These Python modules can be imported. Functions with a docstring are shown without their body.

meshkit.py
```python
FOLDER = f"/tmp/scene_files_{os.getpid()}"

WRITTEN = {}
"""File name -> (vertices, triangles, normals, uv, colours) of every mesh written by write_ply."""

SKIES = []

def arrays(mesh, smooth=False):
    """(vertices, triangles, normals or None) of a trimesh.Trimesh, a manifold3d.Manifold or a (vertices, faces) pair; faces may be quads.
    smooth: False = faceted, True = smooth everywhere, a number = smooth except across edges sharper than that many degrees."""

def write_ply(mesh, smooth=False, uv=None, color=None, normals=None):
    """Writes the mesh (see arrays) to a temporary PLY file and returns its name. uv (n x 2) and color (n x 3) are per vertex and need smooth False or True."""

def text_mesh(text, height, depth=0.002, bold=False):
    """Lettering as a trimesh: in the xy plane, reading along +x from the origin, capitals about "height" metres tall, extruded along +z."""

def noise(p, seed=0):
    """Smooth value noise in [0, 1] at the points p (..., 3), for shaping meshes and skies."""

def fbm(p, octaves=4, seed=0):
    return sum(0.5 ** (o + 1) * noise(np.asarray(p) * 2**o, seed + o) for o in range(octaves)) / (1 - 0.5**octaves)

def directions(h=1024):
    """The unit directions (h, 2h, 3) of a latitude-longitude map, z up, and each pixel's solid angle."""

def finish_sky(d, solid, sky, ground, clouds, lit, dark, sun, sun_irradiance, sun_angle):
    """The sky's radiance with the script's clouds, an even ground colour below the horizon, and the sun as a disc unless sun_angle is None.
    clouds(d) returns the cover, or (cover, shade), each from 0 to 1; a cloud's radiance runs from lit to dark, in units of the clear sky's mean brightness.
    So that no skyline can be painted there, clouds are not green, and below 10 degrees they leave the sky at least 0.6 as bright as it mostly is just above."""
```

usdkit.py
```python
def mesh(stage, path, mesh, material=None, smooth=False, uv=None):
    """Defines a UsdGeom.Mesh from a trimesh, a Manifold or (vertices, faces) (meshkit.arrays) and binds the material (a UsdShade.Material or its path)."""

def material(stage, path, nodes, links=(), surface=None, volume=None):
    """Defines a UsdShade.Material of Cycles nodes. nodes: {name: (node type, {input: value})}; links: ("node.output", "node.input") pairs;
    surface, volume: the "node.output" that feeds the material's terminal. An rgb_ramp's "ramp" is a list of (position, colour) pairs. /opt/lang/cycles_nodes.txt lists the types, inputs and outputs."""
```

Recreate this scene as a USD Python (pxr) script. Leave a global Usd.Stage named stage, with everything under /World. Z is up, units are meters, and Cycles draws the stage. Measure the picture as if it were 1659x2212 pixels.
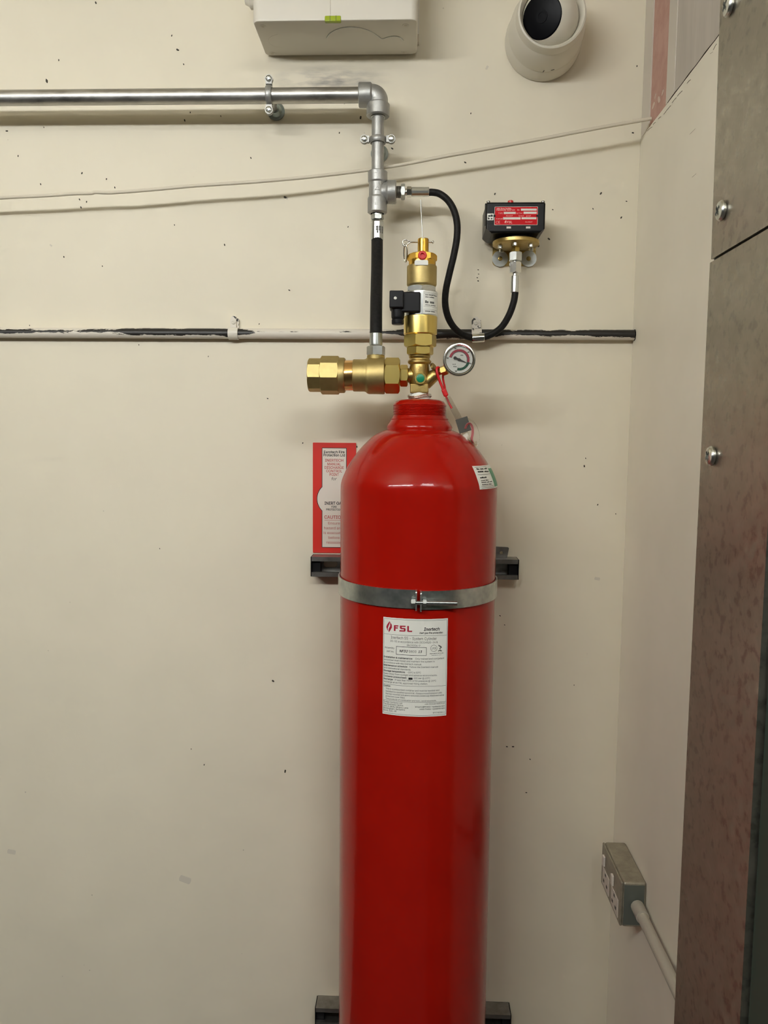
import math, random
import numpy as np, trimesh, usdkit, meshkit
from shapely.geometry import Polygon, Point, box as sbox
from shapely.ops import unary_union
from shapely import affinity
from pxr import Usd, UsdGeom, UsdLux, Gf, Sdf, UsdShade, Vt
random.seed(4); rng = np.random.default_rng(4)
stage = Usd.Stage.CreateInMemory()
UsdGeom.SetStageUpAxis(stage, UsdGeom.Tokens.z); UsdGeom.SetStageMetersPerUnit(stage, 1.0)
UsdGeom.Xform.Define(stage, '/World'); UsdGeom.Scope.Define(stage, '/World/Looks')

# ------------------------------------------------------------------ camera (solved from the photograph's vanishing points)
W, H, F = 1659, 2212, 1692.0
EYE = np.array([0.0, -1.545, 1.6])
_fy = np.array([896 - 829.5, 943 - 1106, F]); _fy /= np.linalg.norm(_fy)
_dn = np.array([680 - 829.5, 17500.0, F]); _dn -= _fy * (_dn @ _fy); _dn /= np.linalg.norm(_dn)
ROT = np.stack([np.cross(_fy, -_dn), _fy, -_dn])              # rows: world x, y, z seen in camera (right, down, forward)
cam = UsdGeom.Camera.Define(stage, '/World/camera')
_r, _u, _b = ROT @ [1, 0, 0], ROT @ [0, -1, 0], ROT @ [0, 0, -1]
cam.AddTransformOp().Set(Gf.Matrix4d(*_r, 0, *_u, 0, *_b, 0, *EYE, 1))
cam.CreateHorizontalApertureAttr(36.0); cam.CreateVerticalApertureAttr(48.0)
cam.CreateFocalLengthAttr(36.0 * F / W); cam.CreateClippingRangeAttr(Gf.Vec2f(0.02, 50))
EXPOSURE = 0.78
cam.CreateExposureAttr(EXPOSURE)
LAMP_COLOR = (1.0, 1.015, 1.01)
ZC_ = 2.78
LAMPS = [(-.98, -1.95, 2.45, 1.5, 34.0), (0.75, -2.3, ZC_ - .012, 1.2, 12.0)]   # a batten and an added fill panel: centre of the diffuser, its length and its strength

def P(u, v, off):
    """photo pixel -> the point on the plane 'off' metres in front of the back wall"""
    d = ROT @ [u - W / 2, v - H / 2, F]
    return EYE + d * ((-off - EYE[1]) / d[1])
def PX(u, v, X):
    d = ROT @ [u - W / 2, v - H / 2, F]
    return EYE + d * ((X - EYE[0]) / d[0])
def mm(px, off):
    return px / F * (1.545 - off)

# ------------------------------------------------------------------ materials
def mat(name, nodes, links=(), surface='p.BSDF'):
    return usdkit.material(stage, '/World/Looks/' + name, nodes, links, surface=surface)
def plain(name, color, rough=0.5, metal=0.0, **kw):
    return mat(name, {'p': ('principled_bsdf', dict(base_color=color, roughness=rough, metallic=metal, **kw))})
def grained(name, ca, cb, scale, rough=0.4, metal=0.0, detail=4, lo=0.35, hi=0.65, bump=0.0, bscale=None, stretch=(1, 1, 1), rvar=0.0, **kw):
    n = {'g': ('geometry', {}), 'm': ('mapping', {'scale': stretch}), 'n': ('noise_texture', {'scale': scale, 'detail': detail, 'roughness': 0.6}),
         'r': ('rgb_ramp', {'ramp': [(lo, ca), (hi, cb)]}), 'p': ('principled_bsdf', dict(roughness=rough, metallic=metal, **kw))}
    l = [('g.position', 'm.vector'), ('m.vector', 'n.vector'), ('n.fac', 'r.fac'), ('r.color', 'p.base_color')]
    if rvar:
        n['rr'] = ('map_range', {'from_min': lo, 'from_max': hi, 'to_min': rough - rvar, 'to_max': rough + rvar, 'clamp': True})
        l += [('n.fac', 'rr.value'), ('rr.result', 'p.roughness')]
    if bump:
        n['n2'] = ('noise_texture', {'scale': bscale or scale * 6, 'detail': 3}); n['b'] = ('bump', {'strength': bump, 'distance': 0.002})
        l += [('g.position', 'n2.vector'), ('n2.fac', 'b.height'), ('b.normal', 'p.normal')]
    return mat(name, n, l)

WALLC = (0.80, 0.738, 0.59)
def wall_material():
    smx = P(715, 172, 0)
    n = {'g': ('geometry', {}),
         'n1': ('noise_texture', {'scale': 3.0, 'detail': 5, 'roughness': 0.6}),
         'r1': ('rgb_ramp', {'ramp': [(0.3, tuple(c * .935 for c in WALLC)), (0.7, WALLC)]}),
         # grey rub marks above the pipe: a stain with an outline of its own
         'sub': ('vector_math', {'math_type': 'subtract', 'vector2': tuple(smx)}),
         'scl': ('vector_math', {'math_type': 'multiply', 'vector2': (8.0, 0.0, 36.0)}),
         'len': ('vector_math', {'math_type': 'length'}),
         'fall': ('map_range', {'from_min': 0.1, 'from_max': 1.0, 'to_min': 1.0, 'to_max': 0.0, 'clamp': True}),
         'mp': ('mapping', {'scale': (16, 16, 60)}), 'n2': ('noise_texture', {'scale': 1.0, 'detail': 4}),
         'r2': ('map_range', {'from_min': 0.38, 'from_max': 0.62, 'to_min': 0.0, 'to_max': 0.95, 'clamp': True}),
         'mul': ('math', {'math_type': 'multiply'}),
         'mx': ('mix_color', {'b': (0.23, 0.22, 0.21)}),
         # tiny dirt flecks
         'v': ('voronoi_texture', {'scale': 26.0}), 'vr': ('map_range', {'from_min': 0.025, 'from_max': 0.045, 'to_min': 0.5, 'to_max': 0.0, 'clamp': True}),
         'vn': ('noise_texture', {'scale': 5.0}), 'vm': ('map_range', {'from_min': 0.55, 'from_max': 0.6, 'to_min': 0.0, 'to_max': 1.0, 'clamp': True}), 'vmul': ('math', {'math_type': 'multiply'}),
         'mx2': ('mix_color', {'b': (0.25, 0.22, 0.17)}),
         'p': ('principled_bsdf', {'roughness': 0.55, 'specular_ior_level': 0.35}),
         'nb': ('noise_texture', {'scale': 420.0, 'detail': 2}), 'b1': ('bump', {'strength': 0.10, 'distance': 0.0006}),
         'nb2': ('noise_texture', {'scale': 9.0, 'detail': 3}), 'b2': ('bump', {'strength': 0.5, 'distance': 0.006})}
    l = [('g.position', 'n1.vector'), ('n1.fac', 'r1.fac'), ('g.position', 'sub.vector1'), ('sub.vector', 'scl.vector1'), ('scl.vector', 'len.vector1'),
         ('len.value', 'fall.value'), ('g.position', 'mp.vector'), ('mp.vector', 'n2.vector'), ('n2.fac', 'r2.value'), ('fall.result', 'mul.value1'), ('r2.result', 'mul.value2'),
         ('r1.color', 'mx.a'), ('mul.value', 'mx.fac'), ('g.position', 'v.vector'), ('v.distance', 'vr.value'), ('g.position', 'vn.vector'), ('vn.fac', 'vm.value'),
         ('vr.result', 'vmul.value1'), ('vm.result', 'vmul.value2'), ('vmul.value', 'mx2.fac'), ('mx.result', 'mx2.a'), ('mx2.result', 'p.base_color'),
         ('g.position', 'nb.vector'), ('nb.fac', 'b1.height'), ('g.position', 'nb2.vector'), ('nb2.fac', 'b2.height'), ('b2.normal', 'b1.normal'), ('b1.normal', 'p.normal')]
    return mat('wall_paint', n, l)
M = {}
M['wall'] = wall_material()
M['board'] = grained('board_paint', (0.83, 0.78, 0.66), (0.87, 0.82, 0.70), 5, rough=0.5, bump=0.06, bscale=60)
M['room'] = plain('room_paint', (0.66, 0.56, 0.38), 0.7)
M['ceil'] = plain('ceiling_paint', (0.80, 0.71, 0.51), 0.8)
M['dark'] = plain('dark_wall', (0.05, 0.045, 0.035), 0.8)
M['floor'] = grained('floor_vinyl', (0.035, 0.032, 0.028), (0.05, 0.046, 0.04), 8, rough=0.5)
M['pink'] = grained('pink_plaster', (0.50, 0.29, 0.235), (0.58, 0.36, 0.30), 30, rough=0.85)
M['pinkpatch'] = plain('smeared_filler', (0.66, 0.52, 0.44), 0.8)
M['greyboard'] = grained('plasterboard_paper', (0.50, 0.455, 0.40), (0.55, 0.50, 0.44), 40, rough=0.9, stretch=(1, 1, .15))
M['filler'] = plain('filler', (0.66, 0.61, 0.53), 0.8)
M['crack'] = plain('crack_dark', (0.04, 0.03, 0.02), 0.9)
M['chip'] = plain('chip_dark', (0.055, 0.048, 0.035), 0.8)
M['chipl'] = plain('chip_grey', (0.64, 0.59, 0.49), 0.8)
def red_paint():
    n = {'g': ('geometry', {}), 'n': ('noise_texture', {'scale': 9.0, 'detail': 4}), 'r': ('rgb_ramp', {'ramp': [(.35, (0.345, 0.006, 0.0025)), (.65, (0.38, 0.0075, 0.003))]}),
         'p': ('principled_bsdf', {'roughness': 0.22, 'coat_weight': 0.4, 'coat_roughness': 0.035, 'specular_ior_level': 0.1}),
         'n2': ('noise_texture', {'scale': 130.0, 'detail': 2}), 'b': ('bump', {'strength': 0.12, 'distance': 0.0012})}
    return mat('red_gloss_paint', n, [('g.position', 'n.vector'), ('n.fac', 'r.fac'), ('r.color', 'p.base_color'), ('g.position', 'n2.vector'), ('n2.fac', 'b.height'), ('b.normal', 'p.normal'), ('b.normal', 'p.coat_normal')])
M['red'] = red_paint()
M['galv'] = grained('galvanised_pipe', (0.38, 0.37, 0.345), (0.54, 0.53, 0.50), 55, rough=0.40, metal=0.95, rvar=0.08, lo=.3, hi=.65, stretch=(.35, 1, 1), bump=0.05, bscale=300)
M['cast'] = grained('grey_cast_fitting', (0.36, 0.36, 0.345), (0.43, 0.43, 0.41), 60, rough=0.42, metal=0.65, bump=0.12, bscale=500)
M['zinc'] = grained('zinc_plate', (0.60, 0.62, 0.60), (0.72, 0.74, 0.71), 40, rough=0.28, metal=1.0)
M['zincdull'] = grained('zinc_dull', (0.44, 0.46, 0.44), (0.58, 0.60, 0.57), 25, rough=0.38, metal=0.95)
M['boltsteel'] = plain('bolt_steel', (0.34, 0.36, 0.35), 0.34, 1.0)
M['chrome'] = plain('chrome', (0.80, 0.80, 0.77), 0.16, 1.0)
M['steel'] = plain('dark_steel', (0.30, 0.29, 0.27), 0.4, 1.0)
M['band'] = grained('strap_zinc', (0.36, 0.40, 0.39), (0.60, 0.61, 0.56), 14, rough=0.30, metal=0.9, rvar=.06)
M['brass'] = plain('brass_polished', (0.74, 0.57, 0.18), 0.28, 1.0)
M['gold'] = plain('brass_gold', (0.72, 0.43, 0.07), 0.26, 1.0)
M['brasssat'] = grained('brass_satin', (0.45, 0.35, 0.145), (0.51, 0.40, 0.17), 60, rough=0.5, metal=1.0)
M['bronze'] = grained('brass_cast', (0.42, 0.30, 0.10), (0.50, 0.37, 0.14), 80, rough=0.38, metal=1.0, bump=.1, bscale=600)
M['copper'] = plain('copper_brass', (0.86, 0.52, 0.20), 0.2, 1.0)
M['rubber'] = grained('black_rubber', (0.010, 0.010, 0.010), (0.018, 0.017, 0.016), 200, rough=0.5, bump=0.1, bscale=900, specular_ior_level=0.15)
M['black'] = plain('black_plastic', (0.008, 0.008, 0.009), 0.42, specular_ior_level=0.22)
M['blackgloss'] = plain('black_glass', (0.002, 0.002, 0.003), 0.3, specular_ior_level=0.08)
M['blackpaint'] = plain('black_enamel', (0.006, 0.006, 0.006), 0.35, specular_ior_level=0.2)
M['white'] = plain('white_plastic', (0.72, 0.68, 0.59), 0.42)
M['whitecam'] = plain('camera_white', (0.70, 0.66, 0.56), 0.38)
M['cable'] = plain('cable_cream', (0.66, 0.60, 0.48), 0.5)
M['pvc'] = plain('conduit_grey', (0.46, 0.43, 0.36), 0.45)
M['paper'] = plain('label_paper', (0.80, 0.80, 0.74), 0.45)
M['signwhite'] = plain('sign_white', (0.74, 0.68, 0.60), 0.4)
M['signred'] = plain('sign_red', (0.66, 0.028, 0.018), 0.4)
M['ink'] = plain('ink_black', (0.02, 0.02, 0.02), 0.5)
M['inkgrey'] = plain('ink_grey', (0.13, 0.13, 0.12), 0.6)
M['inkred'] = plain('ink_red', (0.48, 0.11, 0.10), 0.5)
M['inklogo'] = plain('ink_crimson', (0.38, 0.010, 0.035), 0.5)
M['platered'] = plain('plate_red', (0.58, 0.006, 0.012), 0.45, specular_ior_level=0.15)
M['plateink'] = plain('plate_print', (0.86, 0.45, 0.42), 0.5)
M['platesilver'] = plain('plate_silver', (0.72, 0.66, 0.60), 0.4)
M['button'] = plain('red_plastic', (0.62, 0.02, 0.015), 0.3)
M['redtie'] = plain('red_tie', (0.60, 0.012, 0.016), 0.35)
M['green'] = plain('green_cap', (0.0, 0.22, 0.10), 0.35)
M['dialred'] = plain('dial_red', (0.38, 0.035, 0.06), 0.5)
M['dialgreen'] = plain('dial_green', (0.01, 0.09, 0.05), 0.5)
M['dialwhite'] = plain('dial_white', (0.70, 0.69, 0.64), 0.5)
M['needle'] = plain('needle', (0.05, 0.045, 0.04), 0.5)
M['vial'] = plain('level_vial', (0.46, 0.58, 0.03), 0.12, 0.0, transmission_weight=0.25)
M['vialdark'] = plain('vial_lines', (0.12, 0.16, 0.01), 0.4)
M['clear'] = mat('clear_film', {'t': ('transparent_bsdf', {'color': (0.95, 0.93, 0.89)}), 'g': ('glossy_bsdf', {'color': (0.9, 0.88, 0.84), 'roughness': 0.18}), 'f': ('mix_closure', {'fac': 0.16})}, [('t.BSDF', 'f.closure1'), ('g.BSDF', 'f.closure2')], 'f.closure')
M['glass'] = mat('gauge_glass', {'t': ('transparent_bsdf', {'color': (0.97, 0.97, 0.96)}), 'g': ('glossy_bsdf', {'color': (0.9, 0.9, 0.9), 'roughness': 0.03}), 'fr': ('fresnel', {'IOR': 1.45}), 'f': ('mix_closure', {})}, [('t.BSDF', 'f.closure1'), ('g.BSDF', 'f.closure2'), ('fr.fac', 'f.fac')], 'f.closure')
M['pinkstrip'] = plain('pink_strip', (0.50, 0.17, 0.17), 0.4)
M['greytag'] = plain('grey_tag', (0.12, 0.12, 0.105), 0.25, 0.3)
M['galvsheet'] = mat('galvanised_sheet', {
    'g': ('geometry', {}), 'n': ('noise_texture', {'scale': 42.0, 'detail': 6, 'roughness': 0.7}), 'r': ('rgb_ramp', {'ramp': [(.32, (0.37, 0.345, 0.29)), (.7, (0.46, 0.43, 0.37))]}),
    'n2': ('noise_texture', {'scale': 70.0, 'detail': 5}), 'rr': ('map_range', {'from_min': .35, 'from_max': .65, 'to_min': 0.30, 'to_max': 0.46, 'clamp': True}),
    'p': ('principled_bsdf', {'metallic': 0.92}), 'n3': ('noise_texture', {'scale': 22.0, 'detail': 5}), 'b': ('bump', {'strength': 0.07, 'distance': 0.004})},
    [('g.position', 'n.vector'), ('n.fac', 'r.fac'), ('r.color', 'p.base_color'), ('g.position', 'n2.vector'), ('n2.fac', 'rr.value'), ('rr.result', 'p.roughness'), ('g.position', 'n3.vector'), ('n3.fac', 'b.height'), ('b.normal', 'p.normal')])
M['socketbox'] = grained('socket_box_metal', (0.30, 0.275, 0.215), (0.40, 0.37, 0.29), 60, rough=0.42, metal=0.55, bump=.1, bscale=200)
M['socketend'] = plain('socket_box_end', (0.16, 0.18, 0.165), 0.4, 0.5)
M['socketwhite'] = plain('socket_white', (0.66, 0.60, 0.53), 0.35)
M['cabinet'] = plain('dark_green_enamel', (0.03, 0.055, 0.045), 0.4)
M['lampbody'] = plain('lamp_body', (0.75, 0.75, 0.72), 0.5)
for _i, _l in enumerate(LAMPS): M['lampglow%d' % _i] = mat('lamp_glow_%d' % _i, {'e': ('emission', {'color': LAMP_COLOR, 'strength': _l[4]})}, surface='e.emission')
def chipped_conduit():
    """black conduit with the remains of the wall paint on it; how much has flaked off changes along its length"""
    x0, x1 = -0.80, 0.42
    def at(u, val): return ((P(u, 721, .012)[0] - x0) / (x1 - x0), (val,) * 3)
    ramp = [(0.0, (.45,) * 3), at(30, .44), at(90, .40), at(170, .34), at(240, .44), at(310, .54), at(420, .62), at(495, .62), at(530, .50), at(555, .26), at(600, .20), at(790, .20), at(830, .40), at(858, .46), at(875, .75), at(960, .85), at(1050, .78), at(1110, .46), at(1170, .48), at(1250, .56), at(1340, .62), at(1370, .72), (1.0, (.8,) * 3)]
    zc = P(700, 721.5, .012)[2]
    n = {'g': ('geometry', {}), 's': ('separate_xyz', {}), 'mr': ('map_range', {'from_min': x0, 'from_max': x1, 'to_min': 0.0, 'to_max': 1.0, 'clamp': True}), 'r': ('rgb_ramp', {'ramp': ramp}),
         'm': ('mapping', {'scale': (28, 60, 120)}), 'n': ('noise_texture', {'scale': 1.0, 'detail': 5, 'roughness': 0.7}),
         'zz': ('map_range', {'from_min': zc - 0.009, 'from_max': zc + 0.010, 'to_min': -0.42, 'to_max': 0.42, 'clamp': True}),
         'za': ('math', {'math_type': 'subtract', 'value2': 0.09}), 'zb': ('math', {'math_type': 'absolute'}), 'zm': ('math', {'math_type': 'multiply', 'value2': 1.1}),
         'nn': ('math', {'math_type': 'multiply_add', 'value2': 0.9, 'value3': -0.45}),
         'a1': ('math', {'math_type': 'subtract'}), 'a2': ('math', {'math_type': 'add'}), 'st': ('map_range', {'from_min': 0.24, 'from_max': 0.28, 'to_min': 0.0, 'to_max': 1.0, 'clamp': True}),
         'mx': ('mix_color', {'a': (0.70, 0.65, 0.56), 'b': (0.014, 0.012, 0.010)}), 'p': ('principled_bsdf', {'roughness': 0.45}), 'b': ('bump', {'strength': 0.5, 'distance': 0.001, 'invert': True})}
    l = [('g.position', 's.vector'), ('s.x', 'mr.value'), ('mr.result', 'r.fac'), ('g.position', 'm.vector'), ('m.vector', 'n.vector'), ('s.z', 'zz.value'), ('zz.result', 'za.value1'), ('za.value', 'zb.value1'), ('zb.value', 'zm.value1'),
         ('n.fac', 'nn.value1'), ('r.color', 'a1.value1'), ('zm.value', 'a1.value2'), ('a1.value', 'a2.value1'), ('nn.value', 'a2.value2'), ('a2.value', 'st.value'), ('st.result', 'mx.fac'), ('mx.result', 'p.base_color'), ('st.result', 'b.height'), ('b.normal', 'p.normal')]
    n['b'][1].pop('invert')
    return mat('chipped_conduit', n, l)
M['conduit'] = chipped_conduit()
M['clipmix'] = grained('chipped_clip', (0.02, 0.018, 0.014), (0.72, 0.67, 0.58), 90, rough=0.5, lo=.40, hi=.43)

# ------------------------------------------------------------------ scene helpers
_used = {}
def numbered(path):
    k = _used.get(path, -1) + 1; _used[path] = k
    return path if k == 0 else f'{path}_{k:03d}'
def say(prim, label=None, cat=None, group=None, kind=None):
    for k, v in (('label', label), ('category', cat), ('group', group), ('kind', kind)):
        if v: prim.SetCustomDataByKey(k, v)
class Thing:
    def __init__(s, name, label=None, cat=None, loc=(0, 0, 0), group=None, kind=None):
        s.loc = np.asarray(loc, float); s.path = numbered('/World/' + name)
        x = UsdGeom.Xform.Define(stage, s.path); x.AddTranslateOp().Set(Gf.Vec3d(*map(float, loc)))
        s.prim = x.GetPrim(); say(s.prim, label, cat, group, kind)
    def part(s, name, mesh, m, smooth=35, label=None, under=None, kind=None):
        path = numbered((under or s.path) + '/' + name)
        mesh = mesh.copy(); mesh.apply_translation(-s.loc)
        g = usdkit.mesh(stage, path, mesh, M[m], smooth=smooth)
        if name in ('printed_text', 'printed_heading', 'raised_mark', 'printed_warning', 'scale', 'stamped_mark'): kind = 'stuff'   # lettering
        say(g.GetPrim(), label=label, kind=kind)
        return path
def single(name, mesh, m, label, cat=None, smooth=35, kind=None, group=None):
    g = usdkit.mesh(stage, numbered('/World/' + name), mesh, M[m], smooth=smooth); say(g.GetPrim(), label, cat, group, kind)

# ------------------------------------------------------------------ mesh helpers
X_, Y_, Z_ = np.eye(3)
def join(*ms): return trimesh.util.concatenate([m for m in ms if m is not None])
def place(m, origin, zdir=Z_, xhint=None):
    z = np.asarray(zdir, float); z = z / np.linalg.norm(z)
    if xhint is None: xhint = X_ if abs(z[0]) < 0.9 else Z_
    x = np.asarray(xhint, float) - z * (np.asarray(xhint, float) @ z); x /= np.linalg.norm(x)
    T = np.eye(4); T[:3, 0], T[:3, 1], T[:3, 2], T[:3, 3] = x, np.cross(z, x), z, origin
    m = m.copy(); m.apply_transform(T); return m
def lathe(prof, n=48):
    prof = [(max(r, 0), h) for r, h in prof]
    if prof[0][0] > 0: prof = [(0, prof[0][1])] + prof
    if prof[-1][0] > 0: prof = prof + [(0, prof[-1][1])]
    m = trimesh.creation.revolve(np.array(prof), sections=n)
    if m.volume < 0: m.invert()
    return m
def ringlathe(prof, n=64):
    m = trimesh.creation.revolve(np.array(list(prof) + [prof[0]]), sections=n)
    if m.volume < 0: m.invert()
    return m
def torus(R, r, n=48, k=12):
    a = np.linspace(0, 2 * np.pi, k, endpoint=False)
    return ringlathe(np.c_[R + r * np.cos(a), r * np.sin(a)], n)
def cyl(r, h0, h1, n=32, c=0.0):
    c = min(c, r * .5, abs(h1 - h0) * .49)
    return lathe([(r - c, h0), (r, h0 + c), (r, h1 - c), (r - c, h1)] if c else [(r, h0), (r, h1)], n)
def hexa(af, h0, h1, c=0.12, rot=0.0, sides=6):
    R = af / 2 / math.cos(math.pi / sides)
    m = trimesh.creation.cylinder(radius=R, height=h1 - h0, sections=sides); m.apply_translation([0, 0, (h0 + h1) / 2])
    if c:
        d = (R - af / 2) * 1.0 * min(1, c * 8); k = d * .7
        m = trimesh.boolean.intersection([m, lathe([(R - d, h0), (R + .0001, h0 + k), (R + .0001, h1 - k), (R - d, h1)], 48)], engine='manifold')
    if rot: m.apply_transform(trimesh.transformations.rotation_matrix(rot, [0, 0, 1]))
    return m
def bx(x0, x1, y0, y1, z0, z1):
    return trimesh.creation.box(bounds=[[min(x0, x1), min(y0, y1), min(z0, z1)], [max(x0, x1), max(y0, y1), max(z0, z1)]])
def rbx(x0, x1, y0, y1, z0, z1, r, sub=2):
    """box with rounded edges: hull of eight small spheres"""
    s = trimesh.creation.icosphere(subdivisions=sub, radius=r).vertices
    lo, hi = np.minimum([x0, y0, z0], [x1, y1, z1]) + r, np.maximum([x0, y0, z0], [x1, y1, z1]) - r
    v = np.vstack([s + [a, b, c] for a in (lo[0], hi[0]) for b in (lo[1], hi[1]) for c in (lo[2], hi[2])])
    return trimesh.convex.convex_hull(v)
def prism(poly, h0, h1):
    gs = getattr(poly, 'geoms', [poly]); out = []
    for g in gs:
        m = trimesh.creation.extrude_polygon(g, h1 - h0, engine='earcut'); m.apply_translation([0, 0, h0]); out.append(m)
    return join(*out)
def rrect(x0, y0, x1, y1, r, q=6): return sbox(x0 + r, y0 + r, x1 - r, y1 - r).buffer(r, quad_segs=q)
def spline(pts, n=12):
    p = np.asarray(pts, float); p = np.vstack([2 * p[0] - p[1], p, 2 * p[-1] - p[-2]]); out = []
    for i in range(1, len(p) - 2):
        t = np.linspace(0, 1, n, endpoint=False)[:, None]; a, b, c, d = p[i - 1:i + 3]
        out.append(.5 * ((2 * b) + (c - a) * t + (2 * a - 5 * b + 4 * c - d) * t ** 2 + (3 * b - a - 3 * c + d) * t ** 3))
    return np.vstack(out + [p[-2:-1]])
def sweep(path, section, caps=True, up=None, closed=False):
    """sweep a 2-D section along a path with parallel-transported frames; section rows may scale along the path"""
    p = np.asarray(path, float); n = len(p)
    t = np.gradient(p, axis=0) if not closed else np.roll(p, -1, 0) - np.roll(p, 1, 0)
    t /= np.linalg.norm(t, axis=1, keepdims=True)
    a = np.asarray(up if up is not None else (Z_ if abs(t[0][2]) < .9 else X_), float); a = a - t[0] * (a @ t[0]); a /= np.linalg.norm(a)
    sec = np.asarray(section, float); k = len(sec); V = []
    for i in range(n):
        a = a - t[i] * (a @ t[i]); a /= np.linalg.norm(a); b = np.cross(t[i], a)
        V.append(p[i] + sec[:, :1] * a + sec[:, 1:] * b)
    V = np.vstack(V); Fc = []
    for i in range(n if closed else n - 1):
        j = (i + 1) % n
        for q in range(k):
            w = (q + 1) % k
            Fc += [[i * k + q, i * k + w, j * k + w], [i * k + q, j * k + w, j * k + q]]
    if caps and not closed:
        V = np.vstack([V, p[0], p[-1]]); c0, c1 = n * k, n * k + 1
        for q in range(k):
            w = (q + 1) % k; Fc += [[c0, w, q], [c1, (n - 1) * k + q, (n - 1) * k + w]]
    m = trimesh.Trimesh(V, Fc, process=False)
    if m.volume < 0: m.invert()
    return m
def circ(r, k=14):
    a = np.linspace(0, 2 * np.pi, k, endpoint=False); return np.c_[r * np.cos(a), r * np.sin(a)]
def tube(path, r, k=14, closed=False): return sweep(path, circ(r, k), closed=closed)
def cut(a, *bs): return trimesh.boolean.difference([a, *bs], engine='manifold')
def pan_screw(r, h, slot=True):
    """domed head on +z with a cross recess"""
    m = lathe([(r, 0), (r, h * .35), (r * .86, h * .75), (r * .55, h), (0, h * 1.03)], 24)
    if slot:
        w = r * .17
        m = cut(m, bx(-r * .55, r * .55, -w, w, h * .55, h * 2), bx(-w, w, -r * .55, r * .55, h * .55, h * 2))
    return m
def text(s, h, width=None, bold=False, italic=False, depth=.0002):
    m = meshkit.text_mesh(s, h, depth, bold)
    if italic:
        T = np.eye(4); T[0, 1] = .22; m.apply_transform(T)
    lo, hi = m.bounds
    m.apply_translation([-lo[0], 0, 0])
    if width: m.apply_scale([width / (hi[0] - lo[0]), 1, 1])
    return m
_wr = np.random.default_rng(11)
def blurred(h, width, n=3, depth=.0002):
    """a line of print too small to read in the photograph: word-long dashes, height h, total width"""
    w = _wr.uniform(.6, 1.4, n); gap = h * .6; w = w / w.sum() * (width - gap * (n - 1)); x, out = 0.0, []
    for q in w:
        k = max(2, int(q / (h * .9))); cw = q / k
        for i in range(k): out.append(bx(x + i * cw + cw * .1, x + (i + 1) * cw, 0, h * _wr.choice([.72, .72, 1.0]), 0, depth))
        x += q + gap
    return join(*out)
def line2(x0, y0, x1, y1, w, n=1, depth=.0002):
    """printed rule in the xy plane, cut into n pieces so that it can be bent"""
    out = []
    for i in range(n):
        a, b = i / n, (i + 1) / n
        if abs(x1 - x0) > abs(y1 - y0): out.append(bx(x0 + (x1 - x0) * a, x0 + (x1 - x0) * b, y0 - w / 2, y0 + w / 2, 0, depth))
        else: out.append(bx(x0 - w / 2, x0 + w / 2, y0 + (y1 - y0) * a, y0 + (y1 - y0) * b, 0, depth))
    return join(*out)
def on_wall(m, origin):
    """xy print -> upright, facing the room"""
    return place(m, origin, -Y_, X_)

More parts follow.
